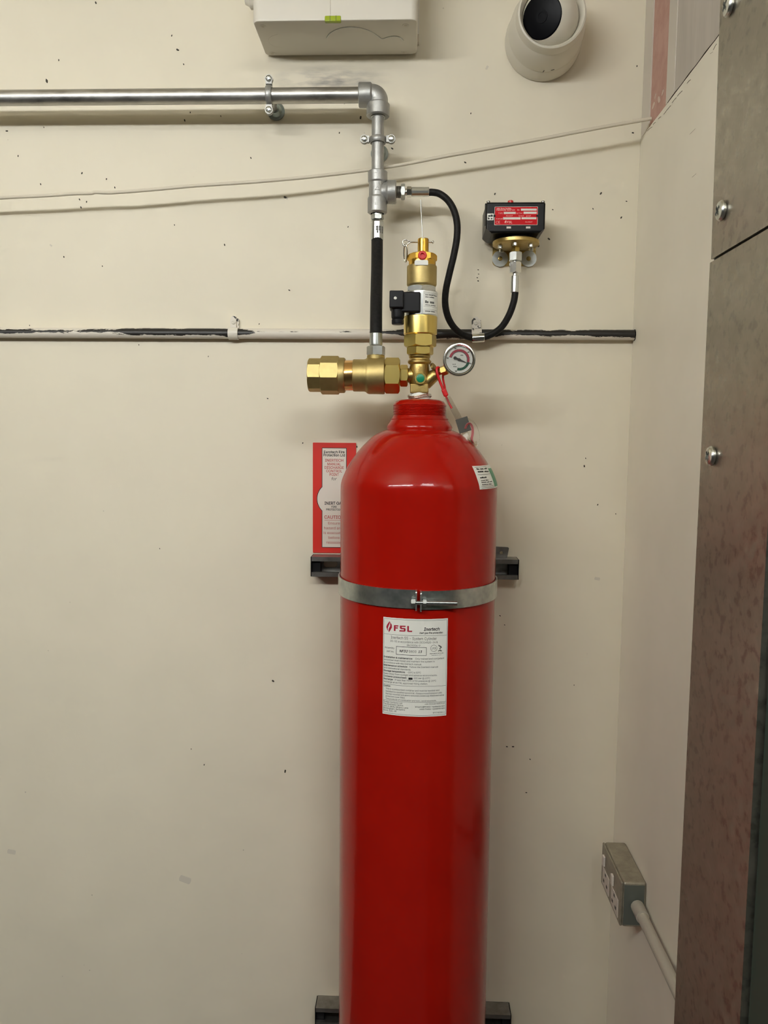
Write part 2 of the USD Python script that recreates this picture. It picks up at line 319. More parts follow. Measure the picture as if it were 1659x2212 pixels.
# ================================================================== THE SETTING
XR = 0.4152          # right wall
XL, XE, YF, ZC = -6.4, 2.8, -4.3, 2.78
YN = -1.16           # the side wall is a short nib; the room opens out to the right behind it
wb = Thing('wall_back', 'cream painted back wall with dark chips and scuffs', None, kind='structure')
wb.part('wall_surface', bx(XL - .1, XE + .1, 0, .12, 0, ZC), 'wall', False)
chips = [(101,175,5,0),(207,6,3.2,0),(384,108,4,60),(371,77,2.4,0),(127,130,2.4,0),(397,139,2.4,0),(399,260,3.2,0),(411,243,2,0),(477,251,2,0),(15,283,3.4,90),(95,275,2,0),(39,337,2.4,0),(542,341,2.6,30),(177,374,3,-30),(88,398,2.6,0),(230,387,2.4,-10),(248,405,2.4,0),(172,431,2.6,20),(187,436,2.4,0),(175,448,2.8,0),(617,426,4.6,70),(485,529,3,0),(377,486,2,0),(138,555,2.4,0),(221,575,2,0),(625,627,2.6,60),(744,222,3.2,10),(779,254,4.2,0),(847,321,3.4,60),(733,287,2.4,-10),(752,490,2,-20),(1005,351,3,60),(1298,418,3.4,-30),(1281,451,2.2,0),(1376,143,2.2,0),(1367,287,3,70),(1353,435,2.2,70),(1342,470,3,-30),(1017,245,2.2,0),(578,861,2.4,60),(654,957,2.4,0),(771,965,2.6,0),(590,1471,4,60),(441,1652,2.4,0),(616,1666,4.6,-10),(413,1618,2,0),(1262,1007,3,0),(1291,1090,2.4,0),(1265,990,2,0),(1186,516,3.6,50),(1163,531,4,0),(1155,524,2.2,0),(1095,1613,2.6,70),(1108,1613,3.2,80),(1137,1712,2.4,80),(1145,1640,2.2,40),(1330,1110,1.8,0),(345,1185,1.8,0),(560,700,2,0),(1069,419,3.2,-30),(1194,453,2,70),(1033,583,2,80),(1034,592,1.8,80),(1031,600,2,70),(1033,607,2.4,75),(1090,1350,1.8,60),(1080,1330,2.2,60),(1240,1480,1.8,0),(300,745,1.8,0),(64,703,1.8,0),(450,770,1.8,0)]
cm = []
for (u, v, s, a) in chips:
    k = 8; th = np.linspace(0, 2 * np.pi, k, endpoint=False); rr = mm(s, 0) * .85 * (1 + .35 * (rng.random(k) - .5))
    q = affinity.rotate(Polygon(np.c_[rr * np.cos(th) * .55, rr * np.sin(th)]), a if a else rng.uniform(-25, 25))
    cm.append(on_wall(prism(q, -.0002, .0004), P(u, v, 0)))
wb.part('chip_mark', join(*cm), 'chip', False, kind='stuff', label='dark chips in the cream paint')
cm = []
for (u, v, s, a) in [(1052,146,4,-25),(620,428,3,0),(25,1840,10,80),(400,1900,14,70),(780,1225,8,70),(110,530,3,50),(1290,1250,6,80)]:
    cm.append(on_wall(prism(affinity.rotate(Point(0, 0).buffer(mm(s, 0)), 0).intersection(affinity.rotate(sbox(-.004 * s / 8, -.02, .004 * s / 8, .02), a)), -.0001, .0004), P(u, v, 0)))
wb.part('scuff_mark', join(*cm), 'chipl', False, kind='stuff', label='pale grey scuffs in the cream paint')

wr = Thing('wall_right', 'cream boarded side wall with a pink plaster strip and a crack above', None, loc=(XR, 0, 0), kind='structure')
ZK = 2.158
wr.part('wall_board', bx(XR, XR + .1, YN, -.0005, 0, ZK), 'board', False)
wr.part('corner_filler', bx(XR + .001, XR + .1, -.050, -.0005, ZK + .002, ZC), 'filler', False)
pk = [(-.0505, ZK + .002), (-.1485, ZK + .002)] + [(-.1485 + .0022 * rng.standard_normal(), z) for z in np.linspace(ZK + .03, ZC, 18)] + [(-.0505, ZC)]
pkm = prism(Polygon(pk), 0, .095); pkm.apply_transform(np.array([[0, 0, 1, XR + .003], [1, 0, 0, 0], [0, 1, 0, 0], [0, 0, 0, 1]], float))
wr.part('plaster_strip', pkm, 'pink', False, label='bare pink plaster strip')
pm = []
for (u, v, s, a) in [(1412, 228, 8, 20), (1424, 215, 9, -40), (1432, 200, 6, 30), (1416, 208, 5, 60)]:
    q = affinity.rotate(affinity.scale(Point(0, 0).buffer(mm(s, .08)), 1.1, .6), a); m = prism(q, 0, .0006)
    m = place(m, PX(u, v, XR + .003), -X_, -Y_); pm.append(m)
wr.part('filler_smear', join(*pm), 'pinkpatch', False, label='pale smears at the foot of the pink strip')
wr.part('filler_edge', bx(XR + .0005, XR + .1, -.188, -.1475, ZK + .002, ZC), 'filler', False)
wr.part('plasterboard', bx(XR + .002, XR + .1, YN, -.188, ZK + .002, ZC), 'greyboard', False, label='greyish unpainted plasterboard above the crack')
ck = [bx(XR + .03, XR + .09, YN, -.03, ZK - .001, ZK + .003), tube([(XR + .0002, y, ZK + .001 + .0006 * math.sin(y * 90)) for y in np.linspace(-.16, -.46, 24)], .0008, 6)]
dash = [((1398, 283), (1409, 274)), ((1411, 269), (1416, 264)), ((1422, 257), (1428, 252)), ((1434, 247), (1449, 228)), ((1452, 222), (1461, 211)), ((1463, 208), (1474, 196)), ((1484, 180), (1492, 172)), ((1548, 95), (1541, 108))]
for a, b in dash:
    a, b = PX(*a, XR), PX(*b, XR); ck.append(tube([a, (a + b) / 2 + [0, 0, .0006], b], .00042, 5))
for a, b in [((1490, 290), (1502, 278)), ((1495, 383), (1504, 375)), ((1540, 112), (1534, 116))]:
    a, b = PX(*a, XR), PX(*b, XR); ck.append(tube([a, (a + b) / 2, b], .00022, 5))
wr.part('crack', join(*ck), 'crack', False, kind='stuff', label='thin dark cracks along the board joint')
single('floor', bx(XL - .1, XE + .1, YF - .1, .12, -.1, 0), 'floor', 'dark grey vinyl floor below the frame', kind='structure', smooth=False)
single('ceiling', bx(XL - .1, XE + .1, YF - .1, .12, ZC, ZC + .1), 'ceil', 'white ceiling above the frame', kind='structure', smooth=False)
single('wall_left', bx(XL - .1, XL, YF, 0, 0, ZC), 'room', 'cream left wall outside the frame', kind='structure', smooth=False)
single('wall_front', bx(XL - .1, XE + .1, YF - .1, YF, 0, ZC), 'dark', 'dark wall behind the photographer', kind='structure', smooth=False)
single('wall_side', bx(XE, XE + .1, YF, 0, 0, ZC), 'room', 'cream far side wall outside the frame', kind='structure', smooth=False)

# ceiling lamps (behind the photographer): a batten, and an added panel filling light from the right
lx, ly, lz, L, _p = LAMPS[0]
t = Thing('added_fill_lamp', 'white batten ceiling lamp behind and left of the viewer', 'lamp', (lx, ly, ZC))
t.part('lamp_body', rbx(lx - L / 2, lx + L / 2, ly - .02, ly + .02, lz + .05, lz + .09, .006, 1), 'lampbody')
for s in (-.5, .5): t.part('suspension_rod', place(cyl(.005, 0, ZC - lz - .09), (lx + s, ly, lz + .09)), 'zinc')
t.part('diffuser', place(prism(rrect(-.018, -.045, .018, .045, .016), -L / 2 + .01, L / 2 - .01), (lx, ly, lz), X_, Y_), 'lampglow0', 40)
lx, ly, lz, L, _p = LAMPS[1]
t = Thing('added_fill_lamp', 'added unseen ceiling panel lamp filling light from behind and right of the viewer', 'lamp', (lx, ly, ZC))
t.part('frame', cut(bx(lx - L / 2 - .02, lx + L / 2 + .02, ly - .32, ly + .32, ZC - .014, ZC - .001), bx(lx - L / 2, lx + L / 2, ly - .3, ly + .3, ZC - .02, ZC)), 'lampbody', False)
t.part('diffuser', bx(lx - L / 2, lx + L / 2, ly - .3, ly + .3, lz, lz + .008), 'lampglow1', False)

# ================================================================== GALVANISED PANELS on the right
XP = 0.360
seam_a, seam_b = PX(1536, 562, XP), PX(1659, 492, XP)
zs = (seam_a[2] + seam_b[2]) / 2
gp = Thing('galvanised_panel', 'upper galvanised sheet metal panel above the dark seam', 'metal panel', (XP, -.6, zs))
prof_up = [(XP, -.530), (XP + .003, -.530), (XP + .003, -1.097), (XR - .002, -1.097), (XR - .002, -1.1), (XP, -1.1)]
prof_lo = [(XP, -.542), (XP + .003, -.542), (XP + .003, -.735), (XR - .002, -.735), (XR - .002, -.738), (XP, -.738)]
yu0, yu1 = PX(1548, 0, XP)[1], PX(1536, 560, XP)[1]
upm = prism(Polygon(prof_up), zs + .0017, ZC - .003)
v = upm.vertices; k = (v[:, 1] > -.6); v[k, 1] = yu1 + (yu0 - yu1) * np.clip((v[k, 2] - zs) / (2.13 - zs), 0, 1.4); upm.vertices = v
gp.part('sheet', upm, 'galvsheet', False)
def panel_screw(t, u, v):
    c = PX(u, v, XP)
    w = t.part('washer', place(cyl(.0100, 0, .0018, 32, .0006), c, -X_), 'zinc')
    t.part('screw', place(pan_screw(.0120, .0055), c - [.0018, 0, 0], -X_, (0, .6, .8)), 'zinc', 30)
panel_screw(gp, 1579, 12); panel_screw(gp, 1563, 455)
gl = Thing('galvanised_panel', 'lower galvanised sheet metal panel below the dark seam, reflecting the red cylinder', 'metal panel', (XP, -.6, 0))
gl.part('sheet', prism(Polygon(prof_lo), 0, zs - .0017), 'galvsheet', False)
gl.part('seam_shade_strip', bx(XP + .0035, XP + .012, -.734, -.546, zs - .03, zs + .03), 'blackpaint', False, label='black strip added behind the seam as its shade')  # black backing added to paint the shade of the open gap
panel_screw(gl, 1541, 985)
cb = Thing('cabinet', 'dark green metal cabinet edge at the lower right corner of the photo', 'cabinet', (XP + .02, -1.0, 0))
cb.part('body', rbx(XP + .006, XR - .003, -1.25, -.742, 0.0, zs - .02, .003, 1), 'cabinet')

# ================================================================== GAS CYLINDER
CX, CO, CR = 0.0078, 0.175, 0.1364
AX = np.array([CX, -CO, 0])
def zc(v): return P(908, v, CO)[2]
def rc(u, v): return abs(P(u, v, CO)[0] - CX)
gc = Thing('gas_cylinder', 'tall glossy red gas cylinder with a white information label', 'gas cylinder', AX)
prof = [(0, .0), (.10, .0), (.128, .012), (CR, .04), (CR, zc(1112))]
dome = [(734.6, 1085), (735.6, 1060), (738, 1042), (744, 1025), (751, 1010), (765, 988), (784, 964), (806, 943), (822, 934), (838, 928)]
dv = np.array([(rc(u, v), zc(v)) for u, v in dome])
dv[:, 0] = np.minimum(dv[:, 0], CR)
ds = spline(np.c_[dv, np.zeros(len(dv))], 5)[:, :2]
prof += [tuple(x) for x in ds] + [(.05, ds[-1][1] + .001), (.05, zc(905)), (0, zc(905))]
gc.part('body', lathe(prof, 128), 'red', 50)
zr0 = zc(928)
rp = [(rc(836, 927), zr0 - .001), (rc(835, 921), zc(923)), (rc(838, 917), zc(917)), (rc(846, 909), zc(905)), (rc(848.5, 900), zc(900))]
zz = np.linspace(zc(899), zc(876), 15)
for i, z in enumerate(zz): rp.append((rc(848.5, 890) - (.0011 if i % 2 else 0), z))
rp += [(rc(850, 872), zc(873)), (rc(855, 867), zc(867.5)), (rc(864, 864), zc(864)), (rc(876, 862), zc(863))]
gc.part('neck_ring', place(lathe(rp, 96), (CX, -CO, 0)), 'red', 40)
_b = stage.GetPrimAtPath(gc.path + '/body'); _pts = UsdGeom.Mesh(_b).GetPointsAttr()   # body profile was built about the origin
_pts.Set(Vt.Vec3fArray.FromNumpy((np.array(_pts.Get()) + AX).astype(np.float32)))

def wrap(m, x0, r, zbase):
    """print in the xy plane -> bent round the cylinder; x is measured along the arc from x0"""
    v = m.vertices.copy(); th = (v[:, 0] + x0) / CR; R = r + v[:, 2]
    m = m.copy(); m.vertices = np.c_[CX + R * np.sin(th), -CO - R * np.cos(th), zbase + v[:, 1]]
    return m
# information label
th0 = -.0562 / CR; LW = 0.1066; LX0 = -.0566 + .0
def front_z(v): return P(900, v, CO + CR)[2]
zt, zb = front_z(1337), front_z(1548); LH = zt - zb
def grid(w, h, nx, depth):
    return join(*[bx(w * i / nx, w * (i + 1) / nx, 0, h, 0, depth) for i in range(nx)])
def lab(m): return wrap(m, LX0, CR + .0004, zb)
paper = wrap(grid(LW, LH, 24, .0003), LX0, CR + .0001, zb)
lb = gc.part('label', paper, 'paper', False, label='white printed information label')
# label coordinates: px of the photograph's label, 140 wide x 211 high
sx, sy = LW / 140.0, LH / 211.0
def T(s, x, y, h, w=None, bold=False, italic=False, align='l'):
    m = text(s, h * sy, w * sx if w else None, bold, italic)
    ww = m.bounds[1][0]
    m.apply_translation([x * sx - (ww if align == 'r' else ww / 2 if align == 'c' else 0), LH - y * sy, 0]); return m
fr = [line2(2 * sx, LH - y * sy, 138 * sx, LH - y * sy, .0004, 16) for y in (3, 36, 145, 180, 208)] + [line2(x * sx, LH - 3 * sy, x * sx, LH - 208 * sy, .0004, 1) for x in (2, 138)]
gc.part('printed_rule', lab(join(*fr)), 'inkgrey', False, under=lb)
bxs = [line2(30 * sx, LH - y * sy, 94 * sx, LH - y * sy, .0006, 8) for y in (61, 78)] + [line2(x * sx, LH - 61 * sy, x * sx, LH - 78 * sy, .0006) for x in (30, 94)]
blk = [T('Inertech', 88, 25, 6.6, 34, True, True), T('inert gas fire protection', 79, 31.5, 3.6, 50, True, True), T('NF32', 37, 72.5, 5, 18, True, True), T('13', 77, 72.5, 5, 8, True, True)] + bxs
bold = [('Installation & maintenance:', 2, 87, 63), ('Maintenance schedule:', 2, 105, 53), ('Storage temperature:', 2, 117, 48), ('Contents pressurised:', 2, 129, 51), ('Recharge:', 2, 135, 22), ('Caution', 2, 150, 16)]
blk += [T(s, x, y, 3.5, w, True) for s, x, y, w in bold]
blk.append(bx(57 * sx, 65.5 * sx, LH - 131 * sy, LH - 126.5 * sy, 0, .0002))
gc.part('printed_heading', lab(join(*blk)), 'ink', False, under=lb)
gry = [T('Inertech 55 - System Cylinder', 18, 45, 6, 98), T('IG-55 in accordance with ISO14520-14 &', 17, 52, 4, 101), T('EN15004-9', 53, 59, 4, 28), T('Assembly', 4, 67, 4, 22), T('part no.', 9, 74.5, 4, 16), T('0800', 57, 72.5, 5, 16)]
small = [('Only trained and competent', 71, 87, 62), ('personnel shall install and maintain the system in', 2, 93, 110), ('accordance with the Inertech manual.', 2, 99, 83), ('Follow the Inertech manual', 59, 105, 61), ('and international standards.', 2, 111, 60),
         ('-20°C to 50°C', 54, 117, 29), ('Keep away from sunlight and adverse environments.', 2, 123, 116), ('200 bar @ 15°C', 68, 129, 35), ('If less than 95% of fill pressure @ 15°C', 27, 135, 89), ('recharge at an FSL approved filling station.', 2, 141, 96),
         ('This is a pressurised container and must be handled and', 7, 156, 116), ('installed by qualified personnel. Always move/transport with', 7, 161.7, 122), ('the top mounted actuators removed, outlet cap fitted and valve', 7, 167, 127), ('protection cover fitted.', 7, 172.5, 43), ('The products of combustion are toxic, avoid exposure.', 7, 178, 110),
         ('Firetec Systems Ltd', 2, 185, 42), ('The Business Centre', 2, 189.7, 44), ('Unit 3, Molly Millars Lane', 2, 194.4, 55), ('Wokingham, Berkshire', 2, 199, 48), ('RG41 2QZ, UK', 2, 203.8, 30)]
gry += [T(s, x, y, 3.4, w) for s, x, y, w in small]
gry += [T(s, 136, y, 3.4, w, align='r') for s, y, w in (('+44 (0)118 9897910', 185, 44), ('enquiry@firetec-systems.com', 191, 64), ('www.firetec-systems.com', 196, 55))]
gry.append(T('MTCYN0001 1', 136, 204.5, 3, 26, align='r'))
rg = ringlathe([(6.6 * sx, 0), (7.2 * sx, 0), (7.2 * sx, .0002), (6.6 * sx, .0002)], 40); rg.apply_translation([110 * sx, LH - 63 * sy, 0]); gry.append(rg)
gry += [T('LPCB', 105.5, 65, 4, 9), T('Approved to LPS 1230', 101, 75, 1.8, 30, True), T('Certificate no. 1219', 105, 78.5, 1.4, 22)]
ar = Polygon([(120, 56), (126, 59), (127.5, 62), (123, 65.5), (121.5, 64), (124.5, 61.5), (119.5, 58)]).union(Polygon([(119, 69), (124, 66), (129, 70), (126, 69.5), (125.5, 71.5), (123, 68.5), (121, 70.5)]))
gry.append(prism(affinity.affine_transform(ar, [sx, 0, 0, -sy, 0, LH]), 0, .0002))
gc.part('printed_text', lab(join(*gry)), 'inkgrey', False, under=lb, kind='stuff')
# flame and letters of the maker's mark
fl1 = Polygon([(14.5, 8), (9, 16), (7.2, 21), (9.2, 26), (11.5, 29.5), (10.5, 24), (12.5, 18), (15, 12)])
fl2 = Polygon([(14.5, 8), (19.5, 15), (20, 21), (17, 26.5), (13.4, 32), (12.6, 28), (13, 24), (16, 18.5), (16.3, 13)])
def block(poly): return prism(affinity.affine_transform(poly, [sx, 0, 0, -sy, 0, LH]), 0, .0002)
lF = Polygon([(25, 15.5), (34.5, 15.5), (33.5, 18), (28, 18), (28, 20), (33.5, 20), (32.5, 22.5), (28, 22.5), (28, 28), (24.6, 28), (24.6, 16)])
lS = Polygon([(38, 15.5), (50, 15.5), (49, 18), (41.5, 18), (41.5, 20.3), (47.5, 20.3), (49.5, 21.3), (49.5, 26.5), (48, 28), (36, 28), (37, 25.4), (46, 25.4), (46, 23), (40, 23), (38, 21.8), (37.4, 20), (37.4, 16.4)])
lL = Polygon([(53.2, 15.5), (56.7, 15.5), (56.7, 25.4), (64, 25.4), (63, 28), (54.5, 28), (53.2, 27)])
gc.part('flame_logo', lab(join(*[block(p) for p in (fl1, fl2, lF, lS, lL)])), 'inklogo', False, under=lb, label='crimson flame and letters')
# small sticker on the right shoulder
rad_z, rad_r = ds[:, 1], ds[:, 0]
def radius(z): return np.interp(z, rad_z, rad_r)
def shoulder(m, u0, v0, w, h):
    """print (x 0..1, y 0..1) -> laid on the shoulder; columns lean as the photo's sticker does"""
    v = m.vertices.copy(); zt_, zb_ = h
    z = zb_ + (zt_ - zb_) * v[:, 1]; th = u0 + w * v[:, 0] + .02 * (1 - v[:, 1])
    R = radius(z) + .0004 + v[:, 2]
    m = m.copy(); m.vertices = np.c_[CX + R * np.sin(th), -CO - R * np.cos(th), z]; return m
SZ = (zc(1003) + .001, zc(1044) - .0035)
def gridsq(nx, ny, d): return join(*[bx(i / nx, (i + 1) / nx, j / ny, (j + 1) / ny, 0, d) for i in range(nx) for j in range(ny)])
S0, SW = .79, .66
st = gc.part('sticker', shoulder(gridsq(10, 10, .0003), S0, 0, SW, SZ), 'paper', False, label='small white sticker on the right shoulder')
gs = [bx(.60 + .4 * i / 4, .60 + .4 * (i + 1) / 4, .06 + .8 * j / 6, .06 + .8 * (j + 1) / 6, .0003, .0005) for i in range(4) for j in range(6)]
gc.part('green_panel', shoulder(join(*gs), S0, 0, SW, SZ), 'green', False, under=st)
ins = []
for s, y, x1, bo in [(3, .84, .52, 1), (2, .72, .54, 1), (1, .47, .32, 1), (2, .36, .36, 0), (3, .28, .50, 0), (2, .18, .44, 0)]:
    m = blurred(.06 if bo else .035, x1 - .08, s); m.apply_translation([.09, y, .0003]); ins.append(m)
for y in (.94, .62, .12, .05): ins.append(join(*[bx(.06 + .5 * i / 4, .06 + .5 * (i + 1) / 4, y, y + .012, .0003, .0005) for i in range(4)]))
gc.part('printed_text', shoulder(join(*ins), S0, 0, SW, SZ), 'ink', False, under=st)

# ================================================================== STRAP
stp = Thing('cylinder_strap', 'galvanised steel strap bolted round the red cylinder', 'strap', (CX, -CO, 1.32))
BR, BT = CR + .0012, .0024
def bandmesh(th0_, th1_, z0, z1, n=60):
    th = np.linspace(th0_, th1_, n); out = []
    sec = [(BR, z0), (BR + BT, z0), (BR + BT, z1), (BR, z1)]
    V = np.array([[CX + r * math.sin(t), -CO - r * math.cos(t), z] for t in th for r, z in sec]); Fc = []
    for i in range(n - 1):
        for q in range(4):
            w = (q + 1) % 4; Fc += [[4 * i + q, 4 * i + 4 + q, 4 * i + 4 + w], [4 * i + q, 4 * i + 4 + w, 4 * i + w]]
    Fc += [[0, 1, 2], [0, 2, 3], [4 * n - 4, 4 * n - 2, 4 * n - 3], [4 * n - 4, 4 * n - 1, 4 * n - 2]]
    m = trimesh.Trimesh(V, Fc, process=False)
    if m.volume < 0: m.invert()
    return m
bz0, bz1 = P(905, 1314, CO + CR)[2], P(905, 1274, CO + CR)[2]
def thx(u, v): return math.asin(np.clip((P(u, v, CO + CR)[0] - CX) / CR, -1, 1))
tl, tr = thx(898, 1290), thx(910, 1290)
stp.part('left_band', bandmesh(-2.6, tl, bz0, bz1), 'band', 40)
stp.part('right_band', bandmesh(tr, 2.6, bz0 - .0016, bz1 - .0016), 'band', 40)
for s, tt, dz in ((-1, tl, 0), (1, tr, -.0016)):
    # the flange: the band's end folded outwards with a small radius, corners rounded
    d = np.array([math.sin(tt), -math.cos(tt), 0]); tn = np.array([math.cos(tt), math.sin(tt), 0]) * (-s)
    pl = rrect(-.004, bz0 - .0022, .0115, bz1 + .0002, .004)
    f = prism(pl, -.0012, .0012)
    base = np.array([CX, -CO, dz]) + d * (BR) + tn * .0010
    f = place(f, base, np.cross(d, Z_), d)
    if f.vertices[:, 2].max() < 1: f = place(prism(affinity.scale(pl, 1, -1, origin=(0, 0)), -.0012, .0012), base, -np.cross(d, Z_), d)
    stp.part('flange', f, 'zincdull', 40)
bc = P(905, 1302, CO + CR + .010)
stp.part('bolt', join(place(hexa(.0118, -.0125, -.0055, .12, .5), bc, X_, Z_), place(cyl(.0034, -.0085, .061, 20, .0006), bc, X_)), 'boltsteel', 30)
stp.part('nut', place(hexa(.0108, .0062, .0120, .12, .5), bc, X_, Z_), 'boltsteel', 30)
# ================================================================== STRUT CHANNELS
def strut(label, vt, z0, z1, x0, x1, hole_u):
    t = Thing('strut_channel', label, 'channel', ((x0 + x1) / 2, 0, z0), group=None)
    o = .0378; w = .0022; h = z1 - z0; lip = .0068
    sec = [(0, 0), (o, 0), (o, lip + .002), (o - .007, lip + .002), (o - .007, lip), (o - w, lip), (o - w, w), (w, w), (w, h - w), (o - w, h - w), (o - w, h - lip), (o - .007, h - lip), (o - .007, h - lip - .002), (o, h - lip - .002), (o, h), (0, h)]
    m = prism(Polygon(sec), x0, x1)
    m.apply_transform(np.array([[0, 0, 1, 0], [-1, 0, 0, -.0003], [0, 1, 0, z0], [0, 0, 0, 1]], float))
    if m.volume < 0: m.invert()
    zc_ = (z0 + z1) / 2
    for hx in np.arange(hole_u, x1 - .01, .05):
        if x0 + .02 < hx < x1 - .02:
            sl = prism(sbox(hx - .007, zc_ - .0001, hx + .007, zc_ + .0001).buffer(.0068), -.001, .005)
            m = cut(m, place(sl, (0, 0.001, 0), -Y_, X_))
    t.part('channel', m, 'strutm', 30)
    for xe_, s_ in ((x0, -1), (x1, 1)):            # black plastic end caps pushed into the open ends
        t.part('end_cap', join(rbx(xe_ + s_ * .0002, xe_ + s_ * .0018, -.0003 - o, -.0008, z0, z1, .0007, 1), bx(xe_ + s_ * .0003, xe_ - s_ * .016, -.0003 - o + .0080, -.0003 - w - .0005, z0 + w + .0004, z1 - w - .0004)), 'black', 30, label='black plastic end cap')
    return t
M['strutm'] = grained('strut_zinc', (0.24, 0.235, 0.22), (0.36, 0.35, 0.33), 30, rough=0.36, metal=0.92)
zA0, zA1 = P(700, 1246, .038)[2], P(700, 1203, .038)[2]
s1 = strut('upper slotted steel channel behind the cylinder, under the red sign', 0, zA0, zA1, P(673, 1225, .038)[0], P(1119, 1225, .038)[0], P(714, 1222, 0)[0])
zB1 = P(700, 2150, 0)[2]; zB0 = zB1 - (zA1 - zA0)
s2 = strut('lower slotted steel channel behind the cylinder, at the bottom of the photo', 0, zB0, zB1, P(682, 2190, .038)[0], P(1103, 2190, .038)[0], P(690, 2212, 0)[0] - .012)
br = Thing('bracket', 'small steel plate with a hole standing on the upper channel', 'bracket', (P(1085, 1190, .02)[0], -.02, zA1))
a, b = P(1052, 1176, .016), P(1099, 1193, .016)
bp = Polygon([(a[0], zA1 + .0006), (b[0] - .003, zA1 + .0006), (b[0], zA1 + .0195), (b[0] - .002, zA1 + .021), (a[0], zA1 + .023)])
bp = bp.difference(Point(P(1083, 1186, .016)[0], zA1 + .010).buffer(.0032))
br.part('plate', place(prism(bp, 0, .004), (0, -.014, 0), -Y_, X_), 'strutm', False)
br.part('foot', bx(a[0], b[0] - .003, -.014, -.002, zA1 + .0005, zA1 + .0035), 'strutm', False)

# ================================================================== WALL SIGN
sg0, sg1 = P(676, 956, .001), P(768, 1195, .001)
SWd, SHt = sg1[0] - sg0[0], sg0[2] - sg1[2]
kx, ky = SWd / 92., SHt / 239.
sg = Thing('sign', 'red and white fire protection sign on the wall, partly behind the cylinder', 'sign', (sg0[0] + SWd / 2, 0, sg1[2]))
so = np.array([sg0[0], -.0005, sg1[2]])
sg.part('plate', on_wall(prism(rrect(0, 0, SWd, SHt, .001), 0, .0018), so), 'signred', False)
def SP(x, y): return (x * kx, SHt - y * ky)
pan = sbox(20.5, 12, 71, 226).union(Point(45.7, 121).buffer(36, quad_segs=24))
pan = pan.union(Point(45.7, 121).buffer(36, quad_segs=24))
def spoly(p): return affinity.affine_transform(p, [kx, 0, 0, -ky, 0, SHt])
sg.part('outline', on_wall(prism(spoly(pan.buffer(1.3)), .0018, .0020), so), 'ink', False)
sg.part('panel', on_wall(prism(spoly(pan), .0020, .0022), so), 'signwhite', False)
def ST(s, y, h, w, bold=True, italic=False, x=45.7):
    m = text(s, h * ky, w * kx, bold, italic); m.apply_translation([x * kx - m.bounds[1][0] / 2, SHt - y * ky, .0022]); return m
sg.part('printed_text', on_wall(join(ST('Eurotech Fire', 22.5, 5.4, 44), ST('Protection Ltd', 29, 5.4, 46), ST('for', 80.5, 6.5, 11, False, True), ST('INERT GAS', 133.5, 6.2, 41), ST('FIRE', 140, 4, 11), ST('PROTECTION', 146, 4, 34)), so), 'ink', False)
rt = [ST('INERTECH', 40.5, 5.6, 39), ST('MANUAL', 48.5, 5.6, 29), ST('DISCHARGE', 56, 5.6, 41), ST('CONTROL', 63.5, 5.6, 34), ST('POINT', 71, 5.6, 20), ST('CAUTION', 164, 7, 42)]
rt += [ST(s, y, 5.6, w, False) for s, y, w in (('Ensure', 176.5, 25), ('hazard area', 187, 43), ('is evacuated', 197.5, 45), ('before', 208, 24), ('releasing', 218.5, 33))]
m = line2(25 * kx, SHt - 167 * ky, 67 * kx, SHt - 167 * ky, .0006, 1); m.apply_translation([0, 0, .0022]); rt.append(m)
sg.part('printed_warning', on_wall(join(*rt), so), 'inkred', False, label='dull red lettering')

# ================================================================== PIPEWORK
PO = .070
zp = P(400, 208.5, PO)[2]
rH = .01345
xe = P(775, 205, PO)[0]                                  # mouth of the elbow
hp = Thing('steel_pipe', 'long horizontal galvanised steel pipe running left from the elbow', 'pipe', (-.5, -PO, zp))
x_l = P(0, 210, PO)[0] - .35
hp.part('pipe', place(cyl(rH, 0, xe + .001 - x_l, 40), (x_l, -PO, zp), X_), 'galv', 40)
xv = P(816, 330, PO)[0]; rV = .0112
el = Thing('pipe_elbow', 'grey cast elbow joining the horizontal pipe to the vertical pipe', 'pipe fitting', (xv, -PO, zp))
rB = .0210
zel = P(816, 252, PO)[2]
bell = [(rH + .0015, 0), (rB - .0012, 0), (rB, .0015), (rB, .0215), (rB - .0015, .0235), (rB - .0035, .0245)]
el.part('socket', place(ringlathe(bell + [(rH + .0015, .0245)], 48), (xe, -PO, zp), X_), 'cast', 30)
# body: quarter bend
R = xv - (xe + .0245); arc = [np.array([xe + .0245 + R * math.sin(a), -PO, zp - R + R * math.cos(a)]) for a in np.linspace(0, np.pi / 2, 16)]
zj = zel + .0215
pth = [np.array([xe + .02, -PO, zp])] + arc + [np.array([xv, -PO, min(zj, zp - R - .002)])]
el.part('bend', sweep(pth, circ(.0178, 28)), 'cast', 50)
bell2 = [(rV + .0015, 0), (rB - .0012, 0), (rB, .0015), (rB, .0200), (rB - .0015, .0220), (rB - .0035, .0230), (rV + .0015, .0230)]
el.part('socket', place(ringlathe(bell2, 48), (xv, -PO, zel), Z_), 'cast', 30)
ztt = P(816, 372, PO)[2]; ztb = P(816, 462, PO)[2]
vp = Thing('steel_pipe', 'short vertical galvanised steel pipe between the elbow and the tee', 'pipe', (xv, -PO, ztt))
vp.part('pipe', place(cyl(rV, ztt - .001, zel + .006, 40), (xv, -PO, 0)), 'galvv', 40) if 'galvv' in M else vp.part('pipe', place(cyl(rV, ztt - .001, zel + .006, 40), (xv, -PO, 0)), 'cast', 40)
vp.part('thread', place(torus(rV + .0006, .0009, 40, 8), (xv, -PO, zel - .0012)), 'zinc', 40)
te = Thing('pipe_tee', 'grey cast tee with a side outlet below the vertical pipe', 'pipe fitting', (xv, -PO, ztb))
rT, rTm = .0178, .0155
def Zt(v): return P(816, v, PO)[2]
